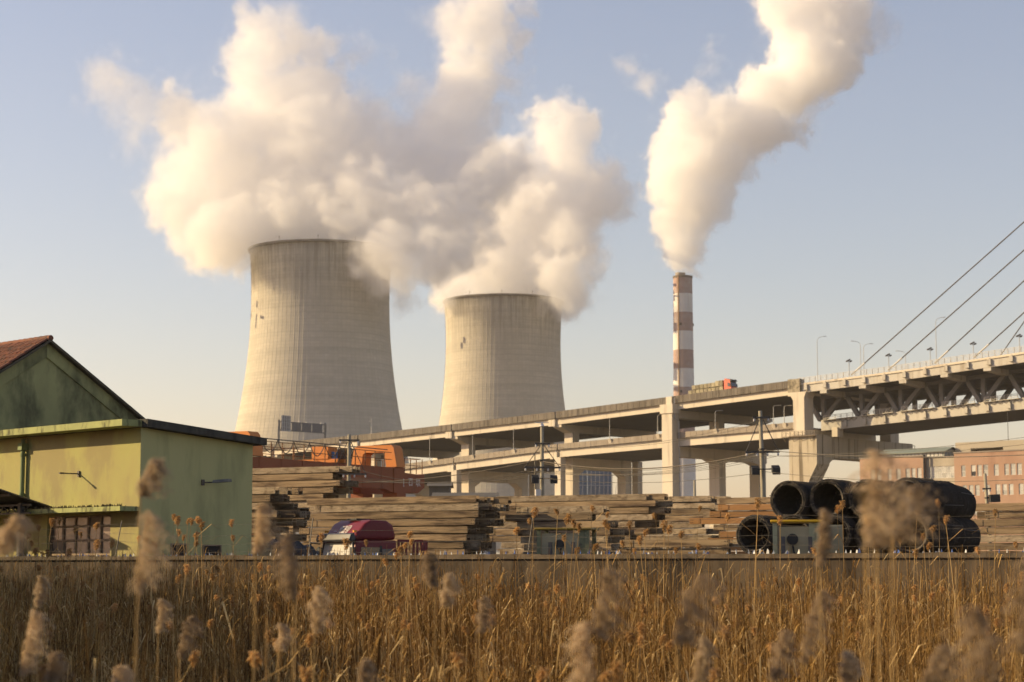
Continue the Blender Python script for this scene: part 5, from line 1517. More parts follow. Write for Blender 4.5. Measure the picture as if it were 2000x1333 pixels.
def window(s0, s1, z0, z1, y, cols=1, split=.55, broken=False):
    f = thing("window", None, None); f.parent = pb
    b = MB(); t = .06
    b.box(s0, s1, y + .08, y + .14, z0, z0 + t); b.box(s0, s1, y + .08, y + .14, z1 - t, z1)
    for i in range(cols + 1):
        x = s0 + (s1 - s0) * i / cols
        b.box(max(s0, x - t / 2), min(s1, x + t / 2), y + .082, y + .138, z0 + t + .001, z1 - t - .001)
    zm = z0 + (z1 - z0) * (1 - split)
    b.box(s0 + t, s1 - t, y + .075, y + .081, zm - .03, zm + .03)
    b.build("frame", M_wf2, f)
    for i in range(cols):
        xa, xb = s0 + (s1 - s0) * i / cols + .04, s0 + (s1 - s0) * (i + 1) / cols - .04
        for za, zb, lo in ((z0 + t, zm - .03, True), (zm + .03, z1 - t, False)):
            q = MB(); q.box(xa, xb, y + .10, y + .12, za + .004, zb - .004); q.build("pane", M_wd if broken and lo else M_wg, f)
zr0 = z_at(884, 0) - .2
R1 = [(1876.8, 1885), (1896, 1904.8), (1908, 1916.7), (1919.8, 1929), (1940.5, 1950), (1961, 1970), (1973, 1983), (1985.6, 1995), (2007, 2017), (2029, 2039)]
R2 = [(1878.5, 1887), (1891, 1899.5), (1903, 1911.6), (1922.2, 1931.5), (1943, 1952), (1956, 1965), (1968.6, 1977.5), (1988, 1997.5), (2010, 2020)]
R3 = [(1880.5, 1888.7), (1900, 1908.6), (1912, 1921), (1925, 1933), (1946, 1955), (1968, 1977)]
zrow = [(z_at(931.3, s_of(1881)), z_at(909.5, s_of(1881))), (z_at(969, s_of(1882)), z_at(948.3, s_of(1882))), (z_at(1007, s_of(1884)), z_at(986, s_of(1884)))]
wins = [(s_of(a), s_of(c), *zrow[i]) for i, row in enumerate((R1, R2, R3)) for a, c in row]
facade("right_wing_wall", 0, 24, 0, zr0, M_pk, wins, 14)
for i, w in enumerate(wins): window(*w, 0, broken=(i == 1))
# left wing
sL0, sL1 = s_of(1679), s_of(1805)
zl0 = z_at(889.5, sL1) - .2
RL = [(1700, 1708), (1712, 1720), (1733, 1740.5), (1750, 1758.3), (1768, 1776.5), (1779.5, 1787.3), (1790.6, 1799)]
zrl = [(z_at(935, sL1), z_at(914, sL1)), (z_at(972, sL1), z_at(951, sL1)), (z_at(1009, sL1), z_at(988, sL1))]
wl = [(s_of(a), s_of(c), *z) for z in zrl for a, c in RL]
facade("left_wing_wall", sL0, sL1, 0, zl0, M_pk, wl, 13)
for w in wl: window(*w, 0)
# grey middle bay, set back a little
sM0, sM1 = sL1 + .02, -.02
wmid = [(s_of(1810.5), s_of(1866), z_at(934, -3), z_at(911, -3)), (s_of(1810.5), s_of(1866), z_at(970.5, -3), z_at(949.5, -3)), (s_of(1810.5), s_of(1866), z_at(1007, -3), z_at(986, -3))]
facade("middle_bay_wall", sM0, sM1, .5, z_at(892, -3) - .2, M_gy, [(max(a, sM0 + .15), min(c, sM1 - .15), d, e) for a, c, d, e in wmid], 12)
for a, c, d, e in wmid: window(max(a, sM0 + .15), min(c, sM1 - .15), d, e, .5, cols=6)
b = MB(); b.tube([(sL1 + .1, -.25, 0), (sL1 + .1, -.25, zl0 + .3)], .18, 8); b.build("downpipe", mat("black_downpipe", (.03, .03, .03)), pb)
for a, c in ((1855, 1868), (1880, 1889)):
    b = MB(); b.box(s_of(a), s_of(c), -.25, -.02, zrow[1][0] - .25, zrow[1][0] - .12); b.build("window_ledge", mat("blue_awning", (.08, .10, .25), None), pb)
# rooftop storey, set back
sa, sb = s_of(1826) , s_of(2040)
yb_ = 7.0
zp = z_at(862, s_of(1900)) + .35
b = MB(); b.box(sa, s_of(1856) , yb_, yb_ + 6, zr0 - .5, zp); b.box(s_of(1856), s_of(1920), yb_, yb_ + 6, zp - 1.15, zp); b.box(s_of(1856), s_of(1920), yb_ + 2.5, yb_ + 6, zr0 - .5, zp - 1.152); b.box(s_of(1920), s_of(1990), yb_, yb_ + 6, zr0 - .5, zp)
b.build("rooftop_storey", M_gy, pb)
b = MB(); b.box(s_of(1990) + .01, sb, yb_ + 1.5, yb_ + 6, zr0 - .5, zp - .5); b.build("rooftop_annex", mat("slate_wall", (.14, .13, .14), (.18, .17, .17), .3), pb)
b = MB(); b.tube([(s_of(1925), yb_ + 1, zp), (s_of(1925), yb_ + 1, zp + 5)], .05, 5); b.build("aerial", M_steel_dark, pb)
b = MB()
for k in range(9):
    x = sM0 + (sM1 - sM0) * k / 8; b.beam((x, .6, z_at(892, -3)), (x, .6, z_at(892, -3) + .9), .06, .06)
b.beam((sM0, .6, z_at(892, -3) + .9), (sM1, .6, z_at(892, -3) + .9), .06, .06); tag(b.build("roof_railing", M_steel_dark, pb), kind="stuff")
# clerestory hut with a green roof on the left wing
s0, s1 = s_of(1694), s_of(1822)
ya = 4.0; z0 = zl0 + .0; z1 = zl0 + .95; z2 = z1 + .75
b = MB(); b.box(s0, s1, ya, ya + .2, z0, z1); b.box(s0, s1, ya + 4.8, ya + 5, z0, z1)
b.add([(s1 - .2, ya + .2, z0), (s1, ya + .2, z0), (s1, ya + 4.8, z0), (s1 - .2, ya + 4.8, z0), (s1 - .2, ya + .2, z1), (s1, ya + .2, z1), (s1, ya + 4.8, z1), (s1 - .2, ya + 4.8, z1)], MB.BF)
b.add([(s1 - .1, ya, z1), (s1 - .1, ya + 5, z1), (s1 - .1, ya + 2.5, z2)], [(0, 1, 2)])
hut = b.build("roof_hut", mat("hut_wall", (.22, .24, .22), (.28, .29, .26), .5), pb)
b = MB(); b.add([(s0 - .4, ya - .5, z1 - .1), (s1 + .3, ya - .5, z1 - .1), (s1 + .3, ya + 2.5, z2 + .1), (s0 - .4, ya + 2.5, z2 + .1), (s1 + .3, ya + 5.5, z1 - .1), (s0 - .4, ya + 5.5, z1 - .1),
                            (s0 - .4, ya - .5, z1 + .02), (s1 + .3, ya - .5, z1 + .02), (s1 + .3, ya + 2.5, z2 + .22), (s0 - .4, ya + 2.5, z2 + .22), (s1 + .3, ya + 5.5, z1 + .02), (s0 - .4, ya + 5.5, z1 + .02)],
                           [(0, 1, 2, 3), (3, 2, 4, 5), (6, 9, 8, 7), (9, 11, 10, 8), (0, 6, 7, 1), (5, 4, 10, 11), (1, 7, 8, 2), (2, 8, 10, 4), (0, 3, 9, 6), (3, 5, 11, 9)]); b.build("hut_roof", mat("dull_green_sheet", (.16, .19, .16), (.2, .22, .18), .5, rough=.7), hut)
b = MB()
for k in range(16):
    x = s0 + .3 + (s1 - s0 - .6) * k / 16; b.box(x, x + (s1 - s0) / 16 - .25, ya - .03, ya - .004, z1 - .75, z1 - .2)
tag(b.build("hut_window", M_wf2, hut), kind="stuff")
# bare young tree before the right wing
def bare_tree(base, H, label, seed):
    rnd = random.Random(seed)
    t = thing("bare_tree", label, "tree", tuple(base))
    b = MB(); b.tube([(0, 0, 0), (.05, 0, H * .45), (0, .05, H * .62)], [.13, .09, .06], 6); b.build("trunk", mat("dark_bark", (.05, .04, .03), (.08, .06, .045), 4), t)
    q = MB()
    def br(p, d, L, r, n):
        e = p + d * L
        q.tube([p, p + d * L * .5 + Vector((rnd.uniform(-.05, .05),) * 3) * L, e], [r, r * .8, r * .55], 4)
        if n:
            for _ in range(3):
                dd = (d + Vector((rnd.uniform(-.8, .8), rnd.uniform(-.8, .8), rnd.uniform(-.1, .5)))).normalized()
                br(p + d * L * rnd.uniform(.5, 1), dd, L * rnd.uniform(.5, .75), r * .55, n - 1)
    for k in range(5):
        a = k * 1.26 + rnd.random()
        br(Vector((0, 0, H * rnd.uniform(.45, .62))), Vector((math.cos(a) * .7, math.sin(a) * .7, .9)).normalized(), H * .2, .05, 3)
    q.build("crown", mat("dark_bark", (.05, .04, .03)), t)
    return t
p = W(1886, 1110, 300); bare_tree((p.x, p.y, 0), W(1886, 963, 300).z, "bare young tree before the right wing of the pink building", 4)

# ------------------------------------------------------------------ far building in scaffolding, seen under the viaduct
q0 = W(1160, 1000, 640); q0.z = 0
sc_ = thing("scaffolded_building", "pale blue building wrapped in scaffolding seen through the viaduct portal", "building", tuple(q0))
k = 640 / 3885.0
M_bl = mat("pale_blue_sheeting", (.17, .22, .30), (.13, .17, .24), .1, rough=.7)
ht = W(1160, 905, 640).z
for nm, x0, x1, y0, zt2 in (("block", -38 * k, 36 * k, 3, ht), ("tower_block", -12 * k, 18 * k, 0, ht + 6)):
    b = MB(); b.box(x0, x1, y0, y0 + 12, 0, zt2); b.build(nm, M_bl, sc_)
b = MB()
for i in range(10):
    x = -38 * k + i * 8.2 * k
    b.beam((x, -1.2, 0), (x, -1.2, ht + 2), .16, .16)
for j in range(7):
    z = 3 + j * ht / 7
    b.beam((-38 * k, -1.2, z), (36 * k, -1.2, z), .14, .14)
for i in range(0, 9, 2):
    x = -38 * k + i * 8.2 * k
    b.beam((x, -1.3, 4), (x + 16 * k, -1.3, ht * .8), .1, .1)
tag(b.build("scaffolding", M_wf2, sc_), kind="stuff")
# low grey sheds beyond the stacks
for i, (pa, pb_, y, Y, lab) in enumerate(((848, 968, 966, 210, "low grey shed roof beyond the beam stacks, under the viaduct"), (838, 878, 945, 230, "pale site hut beyond the gantry crane's cantilever end"))):
    a, c = W(pa, 1000, Y), W(pb_, 1000, Y); h = W(1000, y, Y).z
    t = thing("shed", lab, "shed", ((a.x + c.x) / 2, Y, 0)); hw = (c.x - a.x) / 2
    b = MB(); b.box(-hw, hw, 0, 6, 0, h - .3); b.build("wall", mat("dark_brown_shed_wall", (.09, .08, .065), (.13, .115, .095), .6), t)  # walls in a dark brown tone
    b = MB(); b.add([(-hw - .3, -.4, h - .29), (hw + .3, -.4, h - .29), (hw + .3, 3, h + .3), (-hw - .3, 3, h + .3), (hw + .3, 6.4, h - .29), (-hw - .3, 6.4, h - .29)], [(0, 1, 2, 3), (3, 2, 4, 5)]); b.build("roof", M_soff, t)
    b = MB(); b.box(-hw * .3, hw * .2, -.05, -.004, 0, 2.3); b.build("door", M_wfr, t)

# dead creeper hanging on the perimeter wall
def creeper(s0, s1, zlo, zhi, label, seed, n):
    rnd = random.Random(seed)
    t = thing("creeper", label, "creeper", tuple(WP((s0 + s1) / 2, -.1, zlo)))
    b = MB(); q = MB()
    for k in range(n):
        s = rnd.uniform(s0, s1); z = zhi + rnd.uniform(-.5, .12); o = -.06
        pts = [WP(s, o, z)]
        for j in range(6):
            s += rnd.uniform(-.22, .22); z -= rnd.uniform(-.05, .28); o = min(-.03, o + rnd.uniform(-.07, .05))
            pts.append(WP(s, o, max(z, zlo)))
            if rnd.random() < .8:
                p = pts[-1]; a = rnd.uniform(0, 6.28); L = rnd.uniform(.03, .085)
                d = Vector((math.cos(a), math.sin(a) * .4 - .3, rnd.uniform(-.9, .3))) * L; e = Vector((-d.z, 0, d.x)) * .45
                q.add([p, p + d * .5 + e, p + d, p + d * .5 - e], [(0, 1, 2, 3)])
        b.tube(pts, [.012 - .0014 * i for i in range(len(pts))], 4, cap=False)
    tag(b.build("vine", mat("dead_vine", (.06, .042, .028), (.10, .07, .045), 5, rough=1), t), kind="stuff")
    tag(q.build("leaves", mat("dead_leaf", (.075, .045, .025), (.14, .085, .04), 6, rough=1), t), kind="stuff")
creeper(14.2, 16.2, 1.2, 2.3, "dead creeper on the concrete wall below the maroon lorry", 3, 34)
creeper(26.0, 30.6, 1.3, 2.35, "dead creeper tangled on the concrete wall below the wire coils", 4, 60)
creeper(18.4, 20.2, .6, 1.9, "sparse dead creeper on the concrete wall below the mid yard stacks", 5, 20)
# ------------------------------------------------------------------ reeds
def leafy(name, cols, trans=.35, rand=.0, scale=2.0, attr=False):
    m = bpy.data.materials.new(name); m.use_nodes = True
    n, l = m.node_tree.nodes, m.node_tree.links
    n.remove(n["Principled BSDF"])
    d = n.new("ShaderNodeBsdfDiffuse"); t = n.new("ShaderNodeBsdfTranslucent"); mx = n.new("ShaderNodeMixShader"); mx.inputs[0].default_value = trans
    if attr:
        a = n.new("ShaderNodeAttribute"); a.attribute_name = "tone"; src = a.outputs["Fac"]
    else:
        tc = n.new("ShaderNodeTexCoord"); t_ = n.new("ShaderNodeTexNoise"); t_.inputs["Scale"].default_value = scale; t_.inputs["Detail"].default_value = 3
        l.new(tc.outputs["Object"], t_.inputs["Vector"]); src = t_.outputs[0]
    r = n.new("ShaderNodeValToRGB")
    r.color_ramp.elements[0].position = .0 if attr else .3; r.color_ramp.elements[1].position = 1.0 if attr else .7
    r.color_ramp.elements[0].color = (*cols[0], 1); r.color_ramp.elements[1].color = (*cols[-1], 1)
    for i, c in enumerate(cols[1:-1]):
        e = r.color_ramp.elements.new((i + 1) / (len(cols) - 1)); e.color = (*c, 1)
    l.new(src, r.inputs[0]); out = r.outputs[0]
    if rand:
        oi = n.new("ShaderNodeObjectInfo"); hv = n.new("ShaderNodeHueSaturation"); mr = n.new("ShaderNodeMapRange"); mr.inputs[3].default_value = 1 - rand; mr.inputs[4].default_value = 1 + rand
        l.new(oi.outputs["Random"], mr.inputs[0]); l.new(mr.outputs[0], hv.inputs["Value"]); l.new(out, hv.inputs["Color"]); out = hv.outputs[0]
    l.new(out, d.inputs[0]); l.new(out, t.inputs[0]); l.new(d.outputs[0], mx.inputs[1]); l.new(t.outputs[0], mx.inputs[2]); l.new(mx.outputs[0], n["Material Output"].inputs[0])
    return m
M_reed = leafy("dry_reed_straw", [(.07, .038, .015), (.26, .145, .046), (.56, .345, .115), (.84, .63, .31)], .33, attr=True)
M_stem = leafy("dry_reed_stem", [(.36, .235, .10), (.50, .345, .16)], .2, .2)
M_head = leafy("orange_brown_seed_head", [(.36, .20, .072), (.54, .335, .145)], .4, .25, 9)
M_plume = leafy("beige_reed_plume", [(.50, .375, .235), (.66, .52, .35)], .42, .12, 14)
M_plume2 = leafy("greyish_reed_plume", [(.32, .235, .15), (.45, .34, .225)], .4, .1, 14)

def reed_mass(n_try, y0, y1, top_mean, top_sd, seed, tone_lo=0., tone_hi=1.0, rad=1.0):
    g = np.random.default_rng(seed)
    y = np.sqrt(g.uniform(y0 ** 2, y1 ** 2, n_try)); x = g.uniform(-1, 1, n_try) * (.272 * y + 4.0)
    wy = WL0.y + (x - WL0.x) * WLD.y / WLD.x
    # clumping
    cl = np.sin(x * 1.7 + np.sin(y * .8) * 2) * np.sin(y * 1.3 + np.sin(x * .9) * 2)
    keep = (y < wy - .35) & (g.uniform(0, 1, n_try) < .62 + .38 * cl)
    x, y = x[keep], y[keep]; n = len(x)
    gz = np.array([field_z(a, c) for a, c in zip(x, y)])
    swell = .22 * np.sin(x * .55 + y * .25) + .14 * np.sin(x * 1.3 - y * .6)
    top = top_mean + .019 * (y - 40) + swell + g.normal(0, top_sd, n)
    tall = g.uniform(0, 1, n) < np.where(y > 33, .16, .05)
    top = np.where(tall, top + g.uniform(.3, .8, n), top)
    top = np.minimum(top, 2.0 - (1100 - 1110) * y / 3885.0 + np.where(tall, .35, -.05) + np.where(y < 24, -.25, 0))
    broken = g.uniform(0, 1, n) < .15
    H = np.maximum(top - gz, .5)
    az = g.uniform(0, 2 * np.pi, n); lean = np.abs(g.normal(0, .085, n)) + .015
    lean = np.where(g.uniform(0, 1, n) < .17, lean * 4.5, lean)
    dx, dy = np.cos(az), np.sin(az)
    NP = 5
    f = np.linspace(0, 1, NP)
    P = np.zeros((n, NP, 3))
    for k in range(NP):
        fb = f[k]
        P[:, k, 0] = x + dx * lean * H * fb ** 1.6; P[:, k, 1] = y + dy * lean * H * fb ** 1.6; P[:, k, 2] = gz + H * fb * (1 - .3 * lean * fb)
    # snapped stalks: the upper part hangs over
    ba = g.uniform(0, 2 * np.pi, n)
    for k in (3, 4):
        L = H * (f[k] - f[2])
        bx = P[:, 2, 0] + np.cos(ba) * L * .9; by = P[:, 2, 1] + np.sin(ba) * L * .5; bz = P[:, 2, 2] + L * g.uniform(-.35, .35, n)
        for c, v in enumerate((bx, by, bz)): P[:, k, c] = np.where(broken, v, P[:, k, c])
    r = (.0056 * rad * np.exp(g.normal(.12, .38, n)))[:, None] * (1 - .6 * f)[None, :]
    ang = np.array([0, 2.094, 4.189])
    V = P[:, :, None, :] + np.stack([np.cos(ang)[None, None, :] * r[:, :, None], np.sin(ang)[None, None, :] * r[:, :, None], np.zeros((n, NP, 3))], -1)
    V = V.reshape(-1, 3)
    base = (np.arange(n) * NP * 3)[:, None, None, None]
    kk = np.arange(NP - 1)[None, :, None, None] * 3
    jj = np.arange(3)[None, None, :, None]
    j2 = (jj + 1) % 3
    F = np.concatenate([base + kk + jj, base + kk + j2, base + kk + 3 + j2, base + kk + 3 + jj], -1).reshape(-1, 4)
    tone = g.beta(1.3, 1.7, n) * (tone_hi - tone_lo) + tone_lo
    tone = np.where(broken, np.minimum(tone + .3, 1), tone)
    T = np.repeat(tone, NP * 3)
    # leaves
    NL = 4
    lf = g.uniform(.30, .97, (n, NL))
    i0 = np.clip((lf * (NP - 1)).astype(int), 0, NP - 2); w = lf * (NP - 1) - i0
    rows = np.arange(n)[:, None]
    A = P[rows, i0] * (1 - w)[..., None] + P[rows, i0 + 1] * w[..., None]
    la = g.uniform(0, 2 * np.pi, (n, NL)); LL = g.uniform(.10, .34, (n, NL)); up = g.uniform(.1, 2.0, (n, NL)); droop = g.uniform(.2, 1.0, (n, NL))
    D = np.stack([np.cos(la), np.sin(la), np.zeros_like(la)], -1); Z = np.array([0, 0, 1.0])
    B = A + D * (LL * .5)[..., None] + Z * (LL * .5 * up)[..., None]
    C = A + D * (LL * .95)[..., None] + Z * (LL * (up * .7 - droop * .55))[..., None]
    S = np.stack([-np.sin(la), np.cos(la), np.zeros_like(la)], -1) * (.0062 * rad * g.uniform(.4, 1.6, (n, NL)))[..., None]
    LV = np.stack([A - S * .5, A + S * .5, B + S, B - S, C], 2).reshape(-1, 3)
    nl = n * NL
    lb = len(V) + np.arange(nl)[:, None] * 5
    F2 = np.concatenate([lb + np.array([[0, 1, 2, 3]])], 1)
    F3 = lb + np.array([[3, 2, 4]])
    LT = np.repeat(np.clip(np.repeat(tone, NL) + g.normal(.04, .16, nl), 0, 1), 5)
    VV = np.concatenate([V, LV]); TT = np.concatenate([T, LT])
    quads = np.concatenate([F, F2]); nq, nt = len(quads), len(F3)
    me = bpy.data.meshes.new("reeds")
    me.vertices.add(len(VV)); me.vertices.foreach_set("co", VV.astype(np.float32).ravel())
    me.loops.add(nq * 4 + nt * 3); me.loops.foreach_set("vertex_index", np.concatenate([quads.ravel(), F3.ravel()]).astype(np.int32))
    me.polygons.add(nq + nt)
    me.polygons.foreach_set("loop_start", np.concatenate([np.arange(nq) * 4, nq * 4 + np.arange(nt) * 3]).astype(np.int32))
    a = me.attributes.new("tone", "FLOAT", "POINT"); a.data.foreach_set("value", TT.astype(np.float32))
    me.materials.append(M_reed)
    me.update(calc_edges=True); me.validate()
    o = bpy.data.objects.new("reeds", me); COL.objects.link(o)
    return tag(o, "dense field of dry golden reed stalks before the concrete wall", "reeds", kind="stuff")
reed_mass(56000, 11.0, 57, 1.44, .28, 11)
reed_mass(11500, 37.0, 57, 1.58, .32, 23)

def fluff(b, p0, p1, bend, n, rad, hair, rnd, droop=.5, wid=.006, mi=0):
    """seed head: many thin hairs that leave a bent axis and droop"""
    p0, p1 = Vector(p0), Vector(p1); ax = (p1 - p0)
    for i in range(n):
        f = rnd.random() ** .8
        c = p0 + ax * f + Vector((bend * f * f, 0, -abs(bend) * .35 * f * f))
        env = math.sin(math.pi * min(1, .12 + .88 * (1 - f)) ** .7) * .75 + .25
        a = rnd.uniform(0, 6.283); rr = rad * env * rnd.uniform(.35, 1.0)
        d = Vector((math.cos(a), math.sin(a), rnd.uniform(-droop, .55)))
        e = c + d.normalized() * rr + Vector((bend * .15, 0, 0))
        t = Vector((rnd.uniform(-1, 1), rnd.uniform(-1, 1), rnd.uniform(-.4, .4))).normalized() * wid
        m = c.lerp(e, .55) + Vector((0, 0, .18 * rr))
        g_ = e + (e - c).normalized() * hair * .4 + Vector((0, 0, -hair * droop))
        b.add([c - t * .4, c + t * .4, m + t, m - t, e + t * .9, e - t * .9, g_], [(0, 1, 2, 3), (3, 2, 4, 5), (5, 4, 6)], mi)
    return b
# individual reeds with a sharp seed head: six kinds, copied
def reed_kind(k):
    rnd = random.Random(100 + k)
    H = 1.0
    root = thing("reed", None, "reed")
    b = MB(); bx = rnd.uniform(-.10, .10); by = rnd.uniform(-.05, .05)
    H = 2.2
    pts = [(bx * f * f * 1.0, by * f * f, H * f) for f in (0, .25, .5, .75, 1)]
    b.tube(pts, [.0075, .007, .006, .0045, .003], 4, cap=False)
    b.build("stem", M_stem, root)
    b = MB(); tip = Vector(pts[-1])
    fluff(b, tip + Vector((0, 0, -.05)), tip + Vector((rnd.uniform(-.02, .02), 0, rnd.uniform(.03, .06))), rnd.uniform(-.05, .05), 130, .046 * rnd.uniform(.8, 1.2), .018, rnd, .6, .005)
    b.build("seed_head", M_head, root)
    b = MB()
    for q in range(3):
        f = rnd.uniform(.45, .93); a = rnd.choice((0, math.pi)) + rnd.uniform(-.6, .6); p = Vector((bx * f * f, by * f * f, H * f)); L = rnd.uniform(.15, .4)
        d = Vector((math.cos(a), math.sin(a), 0)); s = Vector((-d.y, d.x, 0)) * .007
        m = p + d * L * .5 + Vector((0, 0, L * .35)); e = p + d * L + Vector((0, 0, L * rnd.uniform(-.3, .3)))
        b.add([p - s * .5, p + s * .5, m + s, m - s, e], [(0, 1, 2, 3), (3, 2, 4)])
    tag(b.build("leaf", M_stem, root), kind="stuff")
    return root
kinds = [reed_kind(k) for k in range(7)]
spots = []
rg = random.Random(5)
for _ in range(150):                                        # spread through the field
    px = rg.uniform(-20, 2020); py = 1125 + abs(rg.gauss(0, 80)); Y = max(13, min(42, 39 - (min(py, 1320) - 1125) * .145 + rg.uniform(-4, 2)))
    spots.append((px, min(py, 1320), Y))
for _ in range(22): spots.append((rg.uniform(0, 250), rg.uniform(1015, 1085), rg.uniform(30, 46)))
for _ in range(14): spots.append((rg.uniform(300, 470), rg.uniform(1010, 1080), rg.uniform(32, 46)))
for _ in range(10): spots.append((rg.uniform(600, 860), rg.uniform(1040, 1105), rg.uniform(30, 44)))
for _ in range(26): spots.append((rg.uniform(1015, 1340), rg.uniform(990, 1080), rg.uniform(30, 42)))
for _ in range(20): spots.append((rg.uniform(1420, 1990), rg.uniform(975, 1085), rg.uniform(28, 38)))
for _ in range(28): spots.append((rg.uniform(0, 700), rg.uniform(1105, 1170), rg.uniform(34, 44)))
spots = spots[:280]
for i, (px, py, Y) in enumerate(spots):
    p = W(px, py, Y)
    if p.y > wall_y(p.x) - .5: p = W(px, py, wall_y(p.x) - 1.5)
    k = i % len(kinds)
    o = kinds[k] if i < len(kinds) else copy_tree(kinds[k])
    gz = field_z(p.x, p.y)
    sc = (p.z - gz) / 2.2
    o.location = (p.x, p.y, gz); s2 = min(1.25, max(.75, sc)) * rg.uniform(.8, 1.15)
    s2 *= 1.12; o.scale = (s2, s2, sc); o.rotation_euler = (rg.uniform(-.05, .05), rg.uniform(-.07, .07), rg.choice((0, math.pi)) + rg.uniform(-.6, .6))
    for ch in o.children:
        if ch.name.startswith("seed_head"):
            f_ = s2 / sc; ch.scale = (1, 1, f_); ch.location = (0, 0, 2.2 * (1 - f_))
    where = ("before the wall, deep in the field" if py > 1110 else "before the green warehouse" if px < 480 else "before the maroon lorry" if px < 860 else "before the middle beam stacks" if px < 1400 else "before the wire coils")
    third = "left third" if px < 680 else "middle" if px < 1340 else "right third"
    o["label"] = f"thin reed with small brown seed head {where}" + (f", {third}" if py > 1110 else "")
    o["category"] = "reed"; o["group"] = "seed headed reeds in the field"
# near reeds with large soft plumes
def near_reed(px, py, Y, w, h, bend, m, label, seed, stemdx=0.0):
    """w, h: size of the plume in metres; px, py: its middle"""
    rnd = random.Random(seed)
    c = W(px, py, Y); gz = field_z(c.x + stemdx, c.y)
    t = thing("plumed_reed", label, "reed", (c.x + stemdx, c.y, gz), group="tall plumed reeds close to the camera")
    top = c - Vector((c.x + stemdx, c.y, gz))
    a = top + Vector((0, 0, -h * .5)); e = top + Vector((bend * .5, 0, h * .5))
    b = MB(); b.tube([(0, 0, 0), (a.x * .3, 0, a.z * .5), tuple(a), tuple(top)], [.0045, .004, .003, .0015], 5, cap=False); b.build("stem", M_stem, t)
    b = MB()
    axis = e - a
    nb = 52 if w < .25 else 110; lean = 1 if bend >= 0 else -1                    # drooping branchlets, mostly to the leeward side, each with fine hairs
    for k in range(nb):
        f = ((k + rnd.random()) / nb) ** .9
        p = a + axis * f + Vector((bend * f * f * .5, 0, 0))
        env = (math.sin(math.pi * (.14 + .86 * (1 - f))) ** .75) * .85 + .15
        ang = rnd.gauss(0 if lean > 0 else math.pi, 1.15)
        d = Vector((math.cos(ang), math.sin(ang), rnd.uniform(.1, 1.0))).normalized()
        L = w * .62 * env * rnd.uniform(.55, 1.2)
        q0 = p
        pts = []
        for j in range(5):
            u = j / 4
            pts.append(p + d * L * u + Vector((lean * .35 * L * u * u, 0, -1.0 * L * u * u)))
        for j in range(4):
            fluff(b, pts[j], pts[j + 1], 0, 11, .013 + .012 * (1 - abs(j - 1.5) / 2), .016, rnd, .5, .0022)
    b.build("plume", m, t)
    b = MB()
    for q in range(3):
        f = rnd.uniform(.4, .85); an = rnd.choice((0, math.pi)) + rnd.uniform(-.7, .7); p = Vector((a.x * f, 0, a.z * f)); L = rnd.uniform(.2, .45)
        d = Vector((math.cos(an), math.sin(an), 0)); s = Vector((-d.y, d.x, 0)) * .008
        mm = p + d * L * .5 + Vector((0, 0, L * .3)); ee = p + d * L + Vector((0, 0, -L * rnd.uniform(0, .5)))
        b.add([p - s * .5, p + s * .5, mm + s, mm - s, ee], [(0, 1, 2, 3), (3, 2, 4)])
    tag(b.build("leaf", M_stem, t), kind="stuff")
    return t
